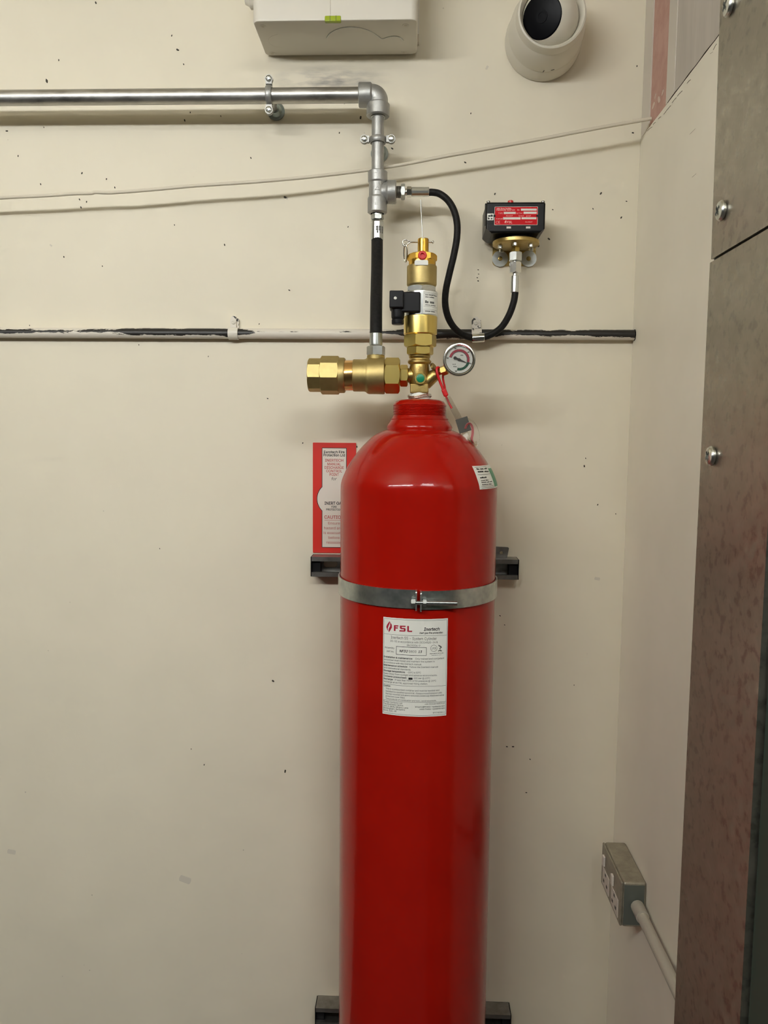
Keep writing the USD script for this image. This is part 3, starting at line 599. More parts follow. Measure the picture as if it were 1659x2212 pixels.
tp = [(rV + .001, Zt(462)), (rT - .003, Zt(462)), (rT, Zt(459)), (rT, Zt(430)), (rT - .001, Zt(427)), (rTm, Zt(425)), (rTm, Zt(396)), (rT - .001, Zt(394)), (rT, Zt(392)), (rT, Zt(372)), (rT - .002, Zt(370)), (rV + .0008, Zt(370))]
te.part('body', place(ringlathe(tp, 56), (xv, -PO, 0)), 'cast', 35)
zb_ = Zt(415); xs0 = P(829, 415, PO)[0]; xs1 = P(856, 415, PO)[0]
te.part('side_outlet', place(ringlathe([(.009, 0), (.0150, 0), (.0172, .008), (.0205, .0115), (.0205, xs1 - xs0 + .0025), (.0190, xs1 - xs0 + .004), (.009, xs1 - xs0 + .004)], 48), (xs0 - .004, -PO, zb_), X_), 'cast', 35)
rl = [on_wall(text('A', .0075, None, True, False, .0008), (xv - .0035, -PO - rTm + .0006, Zt(413))), on_wall(text('A', .0075, None, True, False, .0008), (xv - .0035, -PO - rTm + .0006, Zt(413)))]
tri = Polygon([(-.005, -.0035), (.0055, -.0035), (.001, .006)]); tri = tri.difference(tri.buffer(-.0011))
def bump_on(m, r, z):
    v = m.vertices; th = v[:, 0] / r; m = m.copy(); m.vertices = np.c_[xv + (r + v[:, 2]) * np.sin(th), -PO - (r + v[:, 2]) * np.cos(th), z + v[:, 1]]; return m
nm = text('20', .0045, None, True, False, .0006); nm.apply_translation([-.004, 0, 0])
nm2 = text('L', .0045, None, True, False, .0006); nm2.apply_transform(trimesh.transformations.rotation_matrix(math.pi / 2, [0, 0, 1]))
te.part('raised_mark', join(bump_on(prism(tri, -.0003, .0006), rTm, Zt(412)), bump_on(nm, rT, Zt(448)), bump_on(nm2, rT, Zt(380))), 'cast', False)

def clamp(name, label, c, pipe_r, axis, ear, rod_to_wall=True):
    """malleable pipe ring in two halves with screw ears along 'ear' (unit vector), on a rod and round backplate"""
    t = Thing(name, label, 'pipe clamp', (c[0], 0, c[2]))
    ri, ro, w = pipe_r + .0006, pipe_r + .0048, .0052
    t.part('ring', place(ringlathe([(ri, -w + .001), (ri + .001, -w), (ro - .0015, -w), (ro, -w * .4), (ro, w * .4), (ro - .0015, w), (ri + .001, w), (ri, w - .001)], 40), c, axis), 'cast', 40)
    for s in (-1, 1):
        ec = c + np.asarray(ear) * s * (ro + .0085)
        st_, en = c + np.asarray(ear) * s * (ro - .001), ec
        pl = sbox(0, -.0055, .009, .0055).union(Point(0, 0).buffer(.0072))
        for q, dy in ((0, -.0042), (1, .0004)):
            m = place(prism(pl, 0, .0036), ec + np.array([0, dy + .0002, 0]) * -1 * -1, -Y_, -np.asarray(ear) * s)
            t.part('ear', m, 'cast', 30)
        t.part('screw', place(pan_screw(.0056, .0034), ec + np.array([0, -.0078, 0]), -Y_, (.7, 0, .7)), 'zinc', 30)
    t.part('rod', place(cyl(.0052, 0, c[1] * -1 - ro - .006 + .001, 20), (c[0], -.006, c[2]), -Y_), 'cast', 40)
    t.part('boss', place(lathe([(.0085, 0), (.0075, .006), (.0068, .014)], 24), (c[0], c[1] + ro + .013, c[2]), -Y_), 'cast', 40)
    t.part('backplate', place(lathe([(.0165, 0.0003), (.0165, .003), (.012, .0055), (.0085, .016), (.0, .016)], 36), (c[0], 0, c[2]), -Y_), 'backplate', 40)
    return t
M['backplate'] = grained('backplate_zinc', (0.28, 0.34, 0.33), (0.42, 0.47, 0.45), 60, rough=0.4, metal=0.8)
M['galvv'] = M['cast']
clamp('pipe_clamp', 'munsen ring clamp holding the horizontal pipe, left of the elbow', np.array([P(582, 207, PO)[0], -PO, zp]), rH, X_, np.array([0, 0, 1.0]))
clamp('pipe_clamp', 'munsen ring clamp holding the vertical pipe below the elbow', np.array([xv, -PO, P(816, 303, PO)[2]]), rV, Z_, np.array([1.0, 0, 0]))

# ---- vertical discharge hose
VB = np.array([P(812, 765, CO)[0], -CO, 0])
def Zv(v): return P(812, v, CO)[2]
dh = Thing('discharge_hose', 'thick black vertical hose with crimped ends between tee and brass valve', 'hose', (VB[0], -CO, Zv(770)))
zf1, zf0 = Zt(476), Zt(519)
dh.part('hex_nut', place(hexa(.0205, Zt(475), Zt(465), .12, .2), (xv, -PO, 0)), 'zincdull', 30)
dh.part('collar', place(cyl(.0102, Zt(466), Zt(459), 32, .001), (xv, -PO, 0)), 'zinc', 40)
fer = [(.0112, zf0), (.0118, zf0 + .001), (.0118, zf1 - .004), (.0112, zf1 - .003), (.0118, zf1 - .0015), (.0105, zf1)]
fe = dh.part('ferrule', place(lathe(fer, 16), (xv, -PO, 0)), 'chromed', 20) if 'chromed' in M else dh.part('ferrule', place(lathe(fer, 16), (xv, -PO, 0)), 'zinc', 20)
mk = []
for i, s in enumerate((1, 1, 1)):
    m = blurred(.0042, .013, s, .0003); m.apply_transform(trimesh.transformations.rotation_matrix(math.pi / 2, [0, 0, 1])); m.apply_translation([.0035 + .0052 * i - .001, 0, 0])
    v = m.vertices; th = v[:, 0] / .0118; m.vertices = np.c_[xv + (.0117 + v[:, 2]) * np.sin(th), -PO - (.0117 + v[:, 2]) * np.cos(th), zf0 + .010 + v[:, 1]]; mk.append(m)
dh.part('stamped_mark', join(*mk), 'inkgrey', False, under=fe)
zl1 = Zv(722)
_h0, _h1 = np.array([xv, -PO, zf0 + .004]), np.array([VB[0], -CO, zl1 - .004])
hpth = spline([_h0] + [_h0 + (_h1 - _h0) * t + np.array([0, .010 * math.sin(2 * np.pi * t) * .6, 0]) for t in (.12, .3, .5, .7, .88)] + [_h1], 10)
dh.part('hose', tube(hpth, .0106, 24), 'rubber', 50)
dh.part('ferrule', place(lathe([(.0108, Zv(746)), (.0113, Zv(744)), (.0109, Zv(728)), (.0108, Zv(720.5)), (.0103, Zv(720))], 16), VB), 'zincdull', 20)
dh.part('union_nut', place(hexa(.0280, Zv(768), Zv(748), .16, .25), VB), 'zinc', 30)

# ---- pilot hose with its fittings
ph = Thing('pilot_hose', 'thin black curved hose from the tee to the pressure switch', 'hose', (xs1, -PO, zb_))
def along(u): return P(u, 415, PO)[0]
oX = lambda m: place(m, (0, -PO, zb_), X_, Z_)
ph.part('threaded_adaptor', oX(lathe([(.0100 + (.0008 if i % 2 else 0), along(855) + .0009 * i) for i in range(12)], 32)), 'steel', 30)
ph.part('adaptor_nut', oX(hexa(.0245, along(866), along(875), .14, .1)), 'zincdull', 30)
ph.part('stem', oX(cyl(.0062, along(874), along(880), 24)), 'zinc', 40)
ph.part('hex_nut', oX(hexa(.0165, along(879), along(889), .14, .3)), 'chrome', 30)
ph.part('ferrule', oX(lathe([(.0066, along(888)), (.0084, along(890)), (.0084, along(926)), (.0078, along(927))], 12)), 'zinc', 20)
hb = [(925, 415.5, PO), (935, 415.5, PO), (950, 419, PO), (967, 432, .072), (980, 453, .074), (987, 480, .076), (987, 512, .076), (981, 548, .074), (971, 590, .07), (963, 628, .066), (962, 660, .062), (970, 690, .056), (987, 714, .046), (1010, 727, .036), (1033, 730, .032), (1058, 724, .036), (1082, 708, .044), (1099, 682, .052), (1109, 655, .056), (1112.5, 636, .057), (1113, 624, .057)]
ph.part('hose', tube(spline([P(*q) for q in hb], 8), .0062, 18), 'rubber', 50)
QO = .057
Q = np.array([P(1113, 580, QO)[0], -QO, 0])
def Zq(v): return P(1113, v, QO)[2]
ph.part('ferrule', place(lathe([(.0070, Zq(632)), (.0076, Zq(631)), (.0076, Zq(598)), (.0070, Zq(596)), (.0045, Zq(595)), (.0045, Zq(588))], 12), Q), 'zinc', 20)
ph.part('swivel_nut', place(hexa(.0200, Zq(590), Zq(567), .16, .5236), Q), 'chrome', 30)
ph.part('connector_nut', place(hexa(.0215, Zq(564), Zq(545.5), .16, .5236), Q), 'zinc', 30)
ph.part('stem', place(cyl(.0062, Zq(568), Zq(562), 24), Q), 'zinc', 40)

# ================================================================== PRESSURE SWITCH
ps = Thing('pressure_switch', 'black pressure switch with red nameplate on the wall, right of the hose', 'pressure switch', (Q[0], 0, Zq(545)))
FO = .097
px0, px1 = P(1050, 470, FO)[0], P(1178, 470, FO)[0]; pz0, pz1 = P(1113, 503, FO)[2], P(1113, 436, FO)[2]
hous = rbx(px0, px1, -FO, -.018, pz0, pz1, .0035)
cutb = bx(-.1, .1, -.1, .1, -.1, .1)
T1 = trimesh.transformations.rotation_matrix(math.radians(-42), [0, 1, 0])
c1 = bx(-.05, .05, -.2, .2, -.05, 0); 
def corner_cut(x, sgn):
    m = bx(-.06, .06, -.2, .2, -.06, 0); m.apply_transform(trimesh.transformations.rotation_matrix(math.radians(38) * sgn, [0, 1, 0])); m.apply_translation([x, 0, pz0 + .008]); return m
hous = cut(hous, corner_cut(px0, 1), corner_cut(px1, -1))
ps.part('housing', hous, 'blackpaint', 30)
ps.part('cover_lip', rbx(px0 - .0012, px1 + .0012, -FO + .012, -FO + .018, pz0 + .016, pz1 + .0012, .0008, 1), 'blackpaint', 30)
for s, xx in ((-1, px0 + .004), (1, px1 - .004)): ps.part('cover_screw', place(cyl(.0032, -.001, .003, 16, .0008), (xx, -FO + .005, pz1)), 'steel', 30)
ps.part('reset_button', place(lathe([(.0050, -.002), (.0050, .0022), (.003, .0036)], 20), (P(1103, 432, .09)[0], -.0905, pz1 + .0008)), 'button', 40, label='dark red button on top')
n0, n1 = P(1067.5, 486.5, FO), P(1162, 446.5, FO); nw, nh = n1[0] - n0[0], n1[2] - n0[2]
no = np.array([n0[0], -FO, n0[2]])
npt = ps.part('nameplate', on_wall(prism(rrect(0, 0, nw, nh, .001), -.0003, .0008), no), 'platesilver', False, label='red nameplate with pale border and white fields')
ps.part('red_field', on_wall(prism(rrect(.0007, .0007, nw - .0007, nh - .0007, .0008), .0008, .0010), no), 'platered', False, under=npt)
ux, uy = nw / 94., nh / 40.
fld = [(57, 4.5, 91.5, 9), (20, 11.5, 46, 16), (63, 11, 91.5, 16), (19, 23, 57, 28), (59, 23, 91, 27.5)]
ps.part('blank_field', on_wall(join(*[bx(a * ux, c * ux, nh - d * uy, nh - b * uy, .0010, .0012) for a, b, c, d in fld]), no), 'platesilver', False, under=npt)
def NT(s, x, y, h, w, bold=False, italic=False):
    m = text(s, h * uy, w * ux, bold, italic); m.apply_translation([x * ux, nh - y * uy, .0010]); return m
ps.part('printed_text', on_wall(join(place(blurred(2.0 * uy, 32 * ux, 3), (4 * ux, nh - 5.2 * uy, .0010)), NT('PRESSURE SWITCH', 4, 9, 3, 40, True), NT('PN', 49, 9, 3, 5, True), NT('TYPE', 8, 16, 3, 10), NT('RATING', 47, 16, 3, 14), NT('ADJUST', 25, 21.2, 2.6, 15), NT('bar  psi', 53, 21.2, 2.6, 26), NT('RANGE', 4, 28, 3, 14), NT('CE', 3.5, 36.5, 5.4, 9), NT('FSL', 27, 36, 4.6, 12, True, True), NT('PATENT', 67, 35, 2.8, 16, False, True)), no), 'plateink', False, under=npt)
flm = Polygon([(24, 36.5), (22, 34), (23.5, 31), (26, 29.5), (26.6, 33)])
ps.part('flame_logo', on_wall(prism(affinity.affine_transform(flm, [ux, 0, 0, -uy, 0, nh]), .0010, .0012), no), 'plateink', False, under=npt)
for x in (.3, 93.): ps.part('rivet', on_wall(cyl(.0022, 0, .0014, 14, .0005), no + [x * ux, 0, nh * .50]), 'blackpaint', 30, under=npt)
t0 = P(1052, 476, FO); tg = .0117
tq = ps.part('tag', on_wall(prism(rrect(0, 0, tg, tg, .0008), -.0003, .0006), (t0[0], -FO, t0[2])), 'paper', False, label='tiny white tag')
tm = blurred(.0036, .0085, 1); tm.apply_translation([.0015, .0062, .0006]); tm2 = blurred(.0036, .0080, 2); tm2.apply_translation([.0012, .0015, .0006])
ps.part('printed_text', on_wall(join(tm, tm2), (t0[0], -FO, t0[2])), 'ink', False, under=tq)
ztop = Zq(516)
DR = .0425
ps.part('mounting_flange', place(lathe([(.010, pz0 - .017), (.030, pz0 - .0155), (DR - .002, pz0 - .0135), (DR, pz0 - .012), (DR, pz0 - .0065), (DR - .002, pz0 - .005)], 56), Q), 'bronze', 35, label='round brass flange')
ps.part('collar', place(cyl(.030, pz0 - .0055, pz0 + .003, 40), Q), 'blackpaint', 40)
for k in range(6):
    a = math.radians(20 + 60 * k); ps.part('bolt', place(hexa(.0072, -.0045, .002, .12), Q + [DR * .74 * math.cos(a), DR * .74 * math.sin(a), pz0 - .0155]), 'zinc', 30)
ps.part('stub', place(hexa(.0135, Zq(547), pz0 - .015, .1, .3), Q), 'brass', 30)
for s in (0, 1):
    w = P((1107.5, 1119)[s], 505 if s == 0 else 505, FO)
    ps.part('terminal_mark', place(rbx(-.004, .004, -.0004, .0004, -.0018, .0018, .0003, 1), (P((1099, 1141)[s], 491.5, FO)[0], -FO - .0003, P(1113, 491.5, FO)[2])), 'platesilver', False)
bkz0, bkz1 = P(1113, 574, .004)[2], P(1113, 520, .004)[2]
bk0, bk1 = P(1064, 560, .004)[0], P(1157, 560, .004)[0]
ps.part('wall_bracket', on_wall(prism(rrect(bk0, bkz0, bk1, bkz1 + .03, .008), .0005, .0035), (0, 0, 0)), 'bronze', 30, label='brassy steel wall bracket')
for u in (1080.5, 1142):
    c = P(u, 558.5, .006)
    wq = ps.part('washer', place(ringlathe([(.0030, 0), (.0150, 0), (.0150, .0016), (.0030, .0016)], 40), (c[0], -.0037, c[2]), -Y_), 'zincdull', 30, label='large pale washer')
    ps.part('screw', place(pan_screw(.0042, .002), (c[0], -.0053, c[2]), -Y_), 'bronze', 30, under=wq)
ps.part('spacer', bx(Q[0] - .02, Q[0] + .02, -.022, -.0035, pz0 + .005, pz1 - .02), 'blackpaint', False)

# ================================================================== CYLINDER VALVE (bronze body screwed into the neck)
VA = np.array([CX - .0012, -CO, 0])
def zv(v): return P(908, v, CO)[2]
def hw(px): return mm(px, CO) / 2
cv = Thing('cylinder_valve', 'cast brass valve body with a green button screwed into the cylinder neck', 'valve', (VA[0], -CO, zv(862)))
cv.part('neck_seal', place(lathe([(hw(46), zv(863)), (hw(46), zv(858)), (hw(40), zv(853)), (hw(38), zv(847))], 40), VA), 'paper', 40, label='white thread seal')
cv.part('base_block', place(rbx(-hw(39), hw(39), -hw(39), hw(39), zv(850), zv(830), .002), VA), 'bronze', 30)
cv.part('body', place(lathe([(hw(37), zv(834)), (hw(43), zv(828)), (hw(43), zv(795)), (hw(40), zv(788)), (hw(46), zv(786)), (hw(50), zv(784)), (hw(50), zv(780)), (hw(44), zv(778)), (hw(42), zv(775)), (hw(46), zv(772)), (hw(46), zv(769)), (hw(40), zv(766))], 48), VA), 'bronze', 35)
cv.part('button_boss', place(lathe([(hw(26), 0), (hw(26), .020), (hw(24), .0225), (hw(17), .0225)], 36), VA + [mm(2, CO), 0, zv(819)], -Y_), 'brass', 35)
cv.part('green_button', place(lathe([(hw(17), .020), (hw(17), .0234), (hw(12), .0242)], 32), VA + [mm(2, CO), 0, zv(819)], -Y_), 'green', 40, label='round green button')
cv.part('outlet_boss', place(lathe([(hw(34), 0), (hw(30), .016), (hw(24), .019), (hw(24), .024)], 36), VA + [-.006, 0, zv(811)], -X_), 'bronze', 35)
gdir = P(962, 796, CO + .006) - P(920, 832, CO); gdir /= np.linalg.norm(gdir)
gb0 = P(918, 828, CO)
cv.part('gauge_branch', place(lathe([(hw(30), 0), (hw(26), .022), (hw(20), .026)], 32), gb0, gdir), 'bronze', 35)
cv.part('boss', place(lathe([(hw(20), 0), (hw(20), .004)], 24), P(935, 795, CO + .004), (.8, -.4, .5)), 'bronze', 35)
rgp = [np.array([VA[0] + hw(50) * math.cos(a) * 1.0, -CO - .0015 - hw(50) * math.sin(a), zv(855) + .0018 * math.sin(a * 2 + .5) + .0008 * math.cos(a)]) for a in np.linspace(0, 2 * np.pi, 48, endpoint=False)]
single('safety_ring', join(tube(rgp, .0011, 8, True), tube([q + [.0006, 0, -.0024] for q in rgp], .0009, 8, True)), 'chrome', 'double wire ring lying on the cylinder neck under the brass valve', 'ring')

# ================================================================== PRESSURE GAUGE
GO = CO + .012
gce = P(992, 777, GO + .012)
gz = -(gce - EYE) * np.array([.35, 1, .25]); gz /= np.linalg.norm(gz)     # the dial faces the viewer, roughly straight out of the wall
ga = Thing('pressure_gauge', 'round chrome pressure gauge with red and green dial beside the brass valve', 'gauge', gce)
GR = mm(70, GO + .012) / 2
G = lambda m: place(m, gce, gz, X_)
ga.part('case', G(lathe([(GR * .80, -.024), (GR * .93, -.020), (GR * .93, -.0030)], 64)), 'chrome', 35)
ga.part('bezel', G(ringlathe([(GR * .80, -.003), (GR, -.003), (GR, .001), (GR * .97, .0032), (GR * .90, .0036), (GR * .82, .0018), (GR * .80, .0)], 72)), 'chrome', 40)
dl = ga.part('dial', G(cyl(GR * .81, -.0025, -.0012, 64)), 'dialwhite', 30)
def arcband(r0, r1, a0, a1, n=40):
    t = np.radians(np.linspace(a0, a1, n)); return Polygon(np.r_[np.c_[r0 * np.cos(t), r0 * np.sin(t)], np.c_[r1 * np.cos(t[::-1]), r1 * np.sin(t[::-1])]])
ga.part('red_band', G(prism(arcband(GR * .50, GR * .63, -14, 165), -.0013, -.0009)), 'dialred', False, under=dl)
ga.part('green_band', G(prism(arcband(GR * .50, GR * .65, -100, -15), -.0013, -.0009)), 'dialgreen', False, under=dl)
tk = [prism(arcband(GR * .48, GR * .66, a - 1, a + 1, 3), -.0012, -.0008) for a in (165, 130, 100, 70, 40, 12, -15, -45, -75, -100)]
tk.append(prism(arcband(GR * .46, GR * .50, -14, 165), -.0013, -.0009))
for s, a in ((1, 172), (1, 110), (1, 40), (1, -18), (1, -105)):
    m = blurred(.0022, .0036, s, .0003); b = m.bounds.mean(0); m.apply_translation([GR * .71 * math.cos(math.radians(a)) - b[0], GR * .71 * math.sin(math.radians(a)) - b[1], -.0012]); tk.append(m)
for s, x, y in ((1, .06, .24), (2, -.40, -.30), (2, -.34, -.44)):
    m = blurred(.0018, .0050, s, .0003); m.apply_translation([GR * x, GR * y, -.0012]); tk.append(m)
ga.part('scale', G(join(*tk)), 'inkgrey', False, under=dl)
na = math.radians(-22)
nd = affinity.rotate(Polygon([(-.30, -.075), (-.12, -.06), (0, -.075), (.15, -.045), (.62, 0), (.15, .045), (0, .075), (-.12, .06), (-.30, .075)]), -22, origin=(0, 0)).union(Point(0, 0).buffer(.09)).union(Point(-.25, .10).buffer(.10))
ga.part('needle', G(prism(affinity.scale(nd, GR, GR, origin=(0, 0)), -.0007, .0002)), 'needle', False, under=dl)
ga.part('lens', G(cyl(GR * .81, .0006, .0012, 48)), 'glass', 30)
sp0 = P(946, 805, CO + .004); sp1 = gce + gz * -.012 + (P(968, 797, GO) - P(992, 777, GO)) * .92
sd = sp1 - sp0
ga.part('stem', place(lathe([(.0052, 0), (.0052, np.linalg.norm(sd) * .9)], 24), sp0, sd), 'brass', 40)
ga.part('stem_nut', place(hexa(.0150, np.linalg.norm(sd) * .35, np.linalg.norm(sd) * .85, .12), sp0, sd), 'brass', 30)

# ================================================================== SEAL TAG hanging from the gauge stem
sl = Thing('seal_tag', 'red plastic seal and clear tag hanging from the gauge stem over the cylinder shoulder', 'seal', P(948, 800, CO + .014))
so_ = CO + .013
sl.part('loop', tube(spline([P(955, 800, CO - .004), P(947, 794, CO + .008), P(943.5, 797, so_), P(945, 808, so_ + .001), P(950, 823, so_), P(956, 838, so_), P(961, 853, so_)], 6), .0023, 10), 'redtie', 50)
sl.part('loop', tube(spline([P(953, 796, CO - .006), P(957, 806, CO - .008), P(957, 818, CO - .004), P(961, 838, CO + .004), P(962, 852, so_)], 6), .0019, 10), 'redtie', 50)
kd = P(968, 866, so_) - P(957, 840, so_)
sl.part('knot', place(rbx(-.0042, .0042, -.003, .003, -.007, .007, .0026), P(961, 848, so_), kd), 'redtie', 40)
sl.part('tail', tube(spline([P(962, 852, so_), P(966, 862, so_), P(971, 873, so_ + .002), P(976, 882, so_ + .003)], 6), .0018, 10), 'redtie', 50)
def strip(path, w, tvec, th=.0003):
    return sweep(spline(path, 8), [(-w / 2, -th), (w / 2, -th), (w / 2, th), (-w / 2, th)], up=tvec)
sl.part('clear_strip', strip([P(966, 858, so_ + .003), P(978, 880, so_ + .004), P(990, 902, so_ + .005), P(999, 922, so_ + .005), P(1008, 944, so_ + .004)], .011, (1, 0, .4)), 'clear', 50, label='clear plastic strip')
cd = P(1005, 935, so_) - P(995, 902, so_)
sl.part('clip', place(rbx(-.0105, .0105, -.0015, .0015, -.0125, .0125, .0006, 1), P(1001, 918, so_ + .007), cd, X_), 'greytag', 30, label='dark grey clip')
a_ = np.linspace(-.6, np.pi * 1.05, 12)
sl.part('pink_curl', strip([P(1005, 926, so_ + .010), P(1009, 917, so_ + .012), P(1015, 915, so_ + .012), P(1020, 922, so_ + .011), P(1021, 935, so_ + .010), P(1019, 948, so_ + .009), P(1022, 958, so_ + .006)], .0055, Y_ + .9 * X_), 'pinkstrip', 50, label='curled translucent pink strip')
bag = [P(1012, 905, so_ + .002), P(1024, 912, so_ + .0), P(1033, 928, so_ - .002), P(1036, 945, so_ - .002), P(1032, 960, so_ - .001), P(1022, 962, so_ + .002), P(1012, 952, so_ + .005)]
sl.part('clear_bag', strip(bag, .014, Y_ + .4 * X_), 'clear', 50, label='crumpled clear film')
sl.part('clear_bag', strip([P(1003, 938, so_ + .006), P(1012, 950, so_ + .008), P(1020, 960, so_ + .006), P(1030, 958, so_ + .002)], .010, X_ + .3 * Z_), 'clear', 50)

# ================================================================== SOLENOID ACTUATOR
sa = Thing('solenoid_actuator', 'brass and steel solenoid actuator with black plug standing on the cylinder valve', 'actuator', (VA[0], -CO, zv(766)))
AV = lambda m, du=0: place(m, VA + [mm(du, CO), 0, 0])
sa.part('lower_nut', AV(hexa(2 * hw(50), zv(767), zv(749), .14, .23), 1), 'brass', 25)
sa.part('base_nut', AV(hexa(2 * hw(61), zv(750), zv(723), .14, .23), 1), 'brass', 25)
sa.part('base_ring', AV(lathe([(hw(66), zv(724)), (hw(71), zv(722)), (hw(71), zv(686)), (hw(69), zv(684))], 56), 1), 'brass', 35)
bd = sa.part('coil_body', AV(lathe([(hw(68), zv(685)), (hw(69), zv(683)), (hw(69), zv(634)), (hw(67), zv(632))], 56), 2), 'zinc', 35, label='silver coil body')
def on_body(m, r, du, zb__):
    v = m.vertices; th = v[:, 0] / r; m = m.copy(); m.vertices = np.c_[VA[0] + mm(du, CO) + (r + v[:, 2]) * np.sin(th), -CO - (r + v[:, 2]) * np.cos(th), zb__ + v[:, 1]]; return m
rb_ = hw(69); ll = zv(634) - zv(682)
sa.part('label', on_body(join(*[bx(.003 + .034 * i / 12, .003 + .034 * (i + 1) / 12, 0, ll, .0001, .0004) for i in range(12)]), rb_, 2, zv(682)), 'paper', False, under=bd, label='white label')
pt = []
for y in (.93, .88, .30, .17): pt.append(join(*[bx(.004 + .03 * i / 8, .004 + .03 * (i + 1) / 8, ll * y, ll * y + .0003, .0004, .0005) for i in range(8)]))
for s, y, h, w in ((3, .80, .0016, .026), (2, .70, .0016, .018), (2, .45, .0045, .018), (2, .36, .0012, .022), (2, .08, .0018, .020)):
    m = blurred(h, w, s, .00015); m.apply_translation([.006, ll * y, .0004]); pt.append(m)
sa.part('printed_text', on_body(join(*pt), rb_, 2, zv(682)), 'inkgrey', False, under=bd)
sa.part('steel_nut', AV(hexa(2 * hw(58), zv(633), zv(620), .12, .55), 2), 'zinc', 25)
sa.part('upper_sleeve', AV(lathe([(hw(54), zv(622)), (hw(61), zv(618)), (hw(63), zv(615)), (hw(63), zv(577)), (hw(61), zv(575))], 56), 2.5), 'brasssat', 35)
sa.part('collar', AV(cyl(hw(57), zv(576), zv(562), 48, .0008), 3), 'gold', 35)
hx = hexa(2 * hw(54), zv(565), zv(550), .1, math.pi / 6 * 0 + .06)
sa.part('top_nut', AV(hx, 3), 'gold', 25)
glare_patch = prism(Polygon([(-14, -4), (-13, -5), (13, -5), (14, -4), (14, 3), (12, 5), (-12, 5), (-14, 2)]), 0, .0012); glare_patch.apply_scale([mm(1, CO), mm(1, CO), 1])
sa.part('sticker', place(glare_patch, VA + [mm(1, CO), -hw(62) - .0006, zv(574.5)], -Y_, X_), 'paper', False, label='white patch painted as lamp glare on the nut')  # white patch stands for the lamp's glare on the polished flat
rb = place(lathe([(hw(18), 0), (hw(18), .006), (hw(15), .0075), (hw(9), .0075), (hw(7), .004), (0, .004)], 32), VA + [mm(3, CO), -hw(54) + .001, zv(559)], -Y_)
sa.part('red_button', rb, 'button', 35, label='round red plug')
stub = lathe([(hw(23), zv(552)), (hw(23), zv(518)), (hw(21.5), zv(516)), (hw(5), zv(516)), (hw(5), zv(530)), (0, zv(530))], 40)
stub = cut(stub, bx(-.0014, .0014, -.02, -.002, zv(545), zv(510)))
sa.part('striker_stub', AV(stub, 4.5), 'gold', 35, label='slotted gold stub')
pz = zv(523); pxc = VA[0] + mm(4.5, CO)
sa.part('indicator_wire', tube([VA + [mm(4.5, CO), 0, zv(532)], np.r_[P(911, 480, CO)[0], -CO, P(911, 480, CO)[2]], np.r_[P(909, 432, CO)[0], -CO, P(909, 432, CO)[2]]], .00075, 8), 'zincdull', 40, label='thin upright wire')
pn = sa.part('pull_pin', join(tube([(P(885, 523, CO)[0], -CO, pz), (P(936, 523, CO)[0], -CO, pz)], .0014, 10), place(lathe([(.0028, 0), (.0028, .0015), (.001, .003)], 14), (P(934, 523, CO)[0], -CO, pz), X_),
    tube(spline([(P(886, 523, CO)[0], -CO, pz), P(880, 528, CO + .001), P(876, 532, CO + .001), P(871, 529, CO + .001), P(870, 522, CO + .001), P(875, 518, CO + .001), P(882, 520, CO + .001), P(888, 523.5, CO)], 6), .0013, 8)), 'chrome', 50)
rp_ = [P(876 + 3.5 * math.cos(t), 546 + 20 * math.sin(t), CO + .006 * math.cos(t + .8)) for t in np.linspace(0, 2 * np.pi, 36, endpoint=False)]
sa.part('pull_ring', tube(rp_, .0012, 8, True), 'chrome', 50)
# black plug
fo = CO + .034
q0 = P(841, 664.5, fo + .006); q1 = P(867, 627, fo + .006)
pg = sa.part('plug', join(rbx(q0[0], q1[0] + .004, -fo - .006, -CO + .002, q0[2], q1[2], .0022), rbx(q1[0] - .004, P(908.5, 650, fo)[0], -fo + .001, -CO - .024, P(880, 674, fo)[2], P(880, 629.5, fo)[2], .0030)), 'black', 30, label='black electrical plug')
sa.part('plug_screw', place(pan_screw(.0026, .0012), (P(854, 644, fo + .006)[0], -fo - .006, P(854, 644, fo + .006)[2]), -Y_, (.7, 0, .7)), 'paper', 30, under=pg)
gx = P(859.5, 680, fo - .010)[0]
zg = lambda v: P(860, v, fo - .010)[2]
sa.part('plug_gland', place(lathe([(.0096, zg(701)), (.0104, zg(699)), (.0104, zg(691)), (.0094, zg(689.5)), (.0104, zg(688)), (.0110, zg(684)), (.0112, zg(662))], 28), (gx, -fo + .010, 0)), 'black', 35, under=pg)

# ================================================================== DISCHARGE VALVE (horizontal brass body)
dz = P(760, 811, CO)[2]
dc = Thing('discharge_valve', 'horizontal brass discharge valve to the left of the cylinder valve', 'valve', (P(760, 811, CO)[0], -CO, dz))
def xd(u): return P(u, 811, CO)[0]
DX = lambda m: place(m, (0, -CO, dz), X_, Z_)
dc.part('end_cap', DX(hexa(2 * hw(66), xd(667), xd(700), .14, .18, 8)), 'brasssat', 25)
dc.part('left_body', DX(hexa(2 * hw(76), xd(694), xd(733), .18, .18, 8)), 'brasssat', 25)
dc.part('left_collar', DX(lathe([(hw(75), xd(732)), (hw(75), xd(743)), (hw(72), xd(745.5))], 48)), 'brasssat', 35)
dc.part('waist', DX(cyl(hw(64), xd(744), xd(765), 48)), 'copper', 40, label='bright copper coloured waist')
dc.part('middle_body', DX(lathe([(hw(66), xd(763)), (hw(68), xd(764)), (hw(68), xd(787)), (hw(72), xd(793)), (hw(74), xd(796))], 56)), 'brasssat', 35)
dc.part('right_body', DX(lathe([(hw(74), xd(792)), (hw(79), xd(797)), (hw(79), xd(829)), (hw(77), xd(831))], 56)), 'brasssat', 35)
dc.part('outlet_boss', place(lathe([(hw(38), dz + .02), (hw(38), zv(769)), (hw(34), zv(767))], 40), (VB[0], -CO, 0)), 'brasssat', 35)
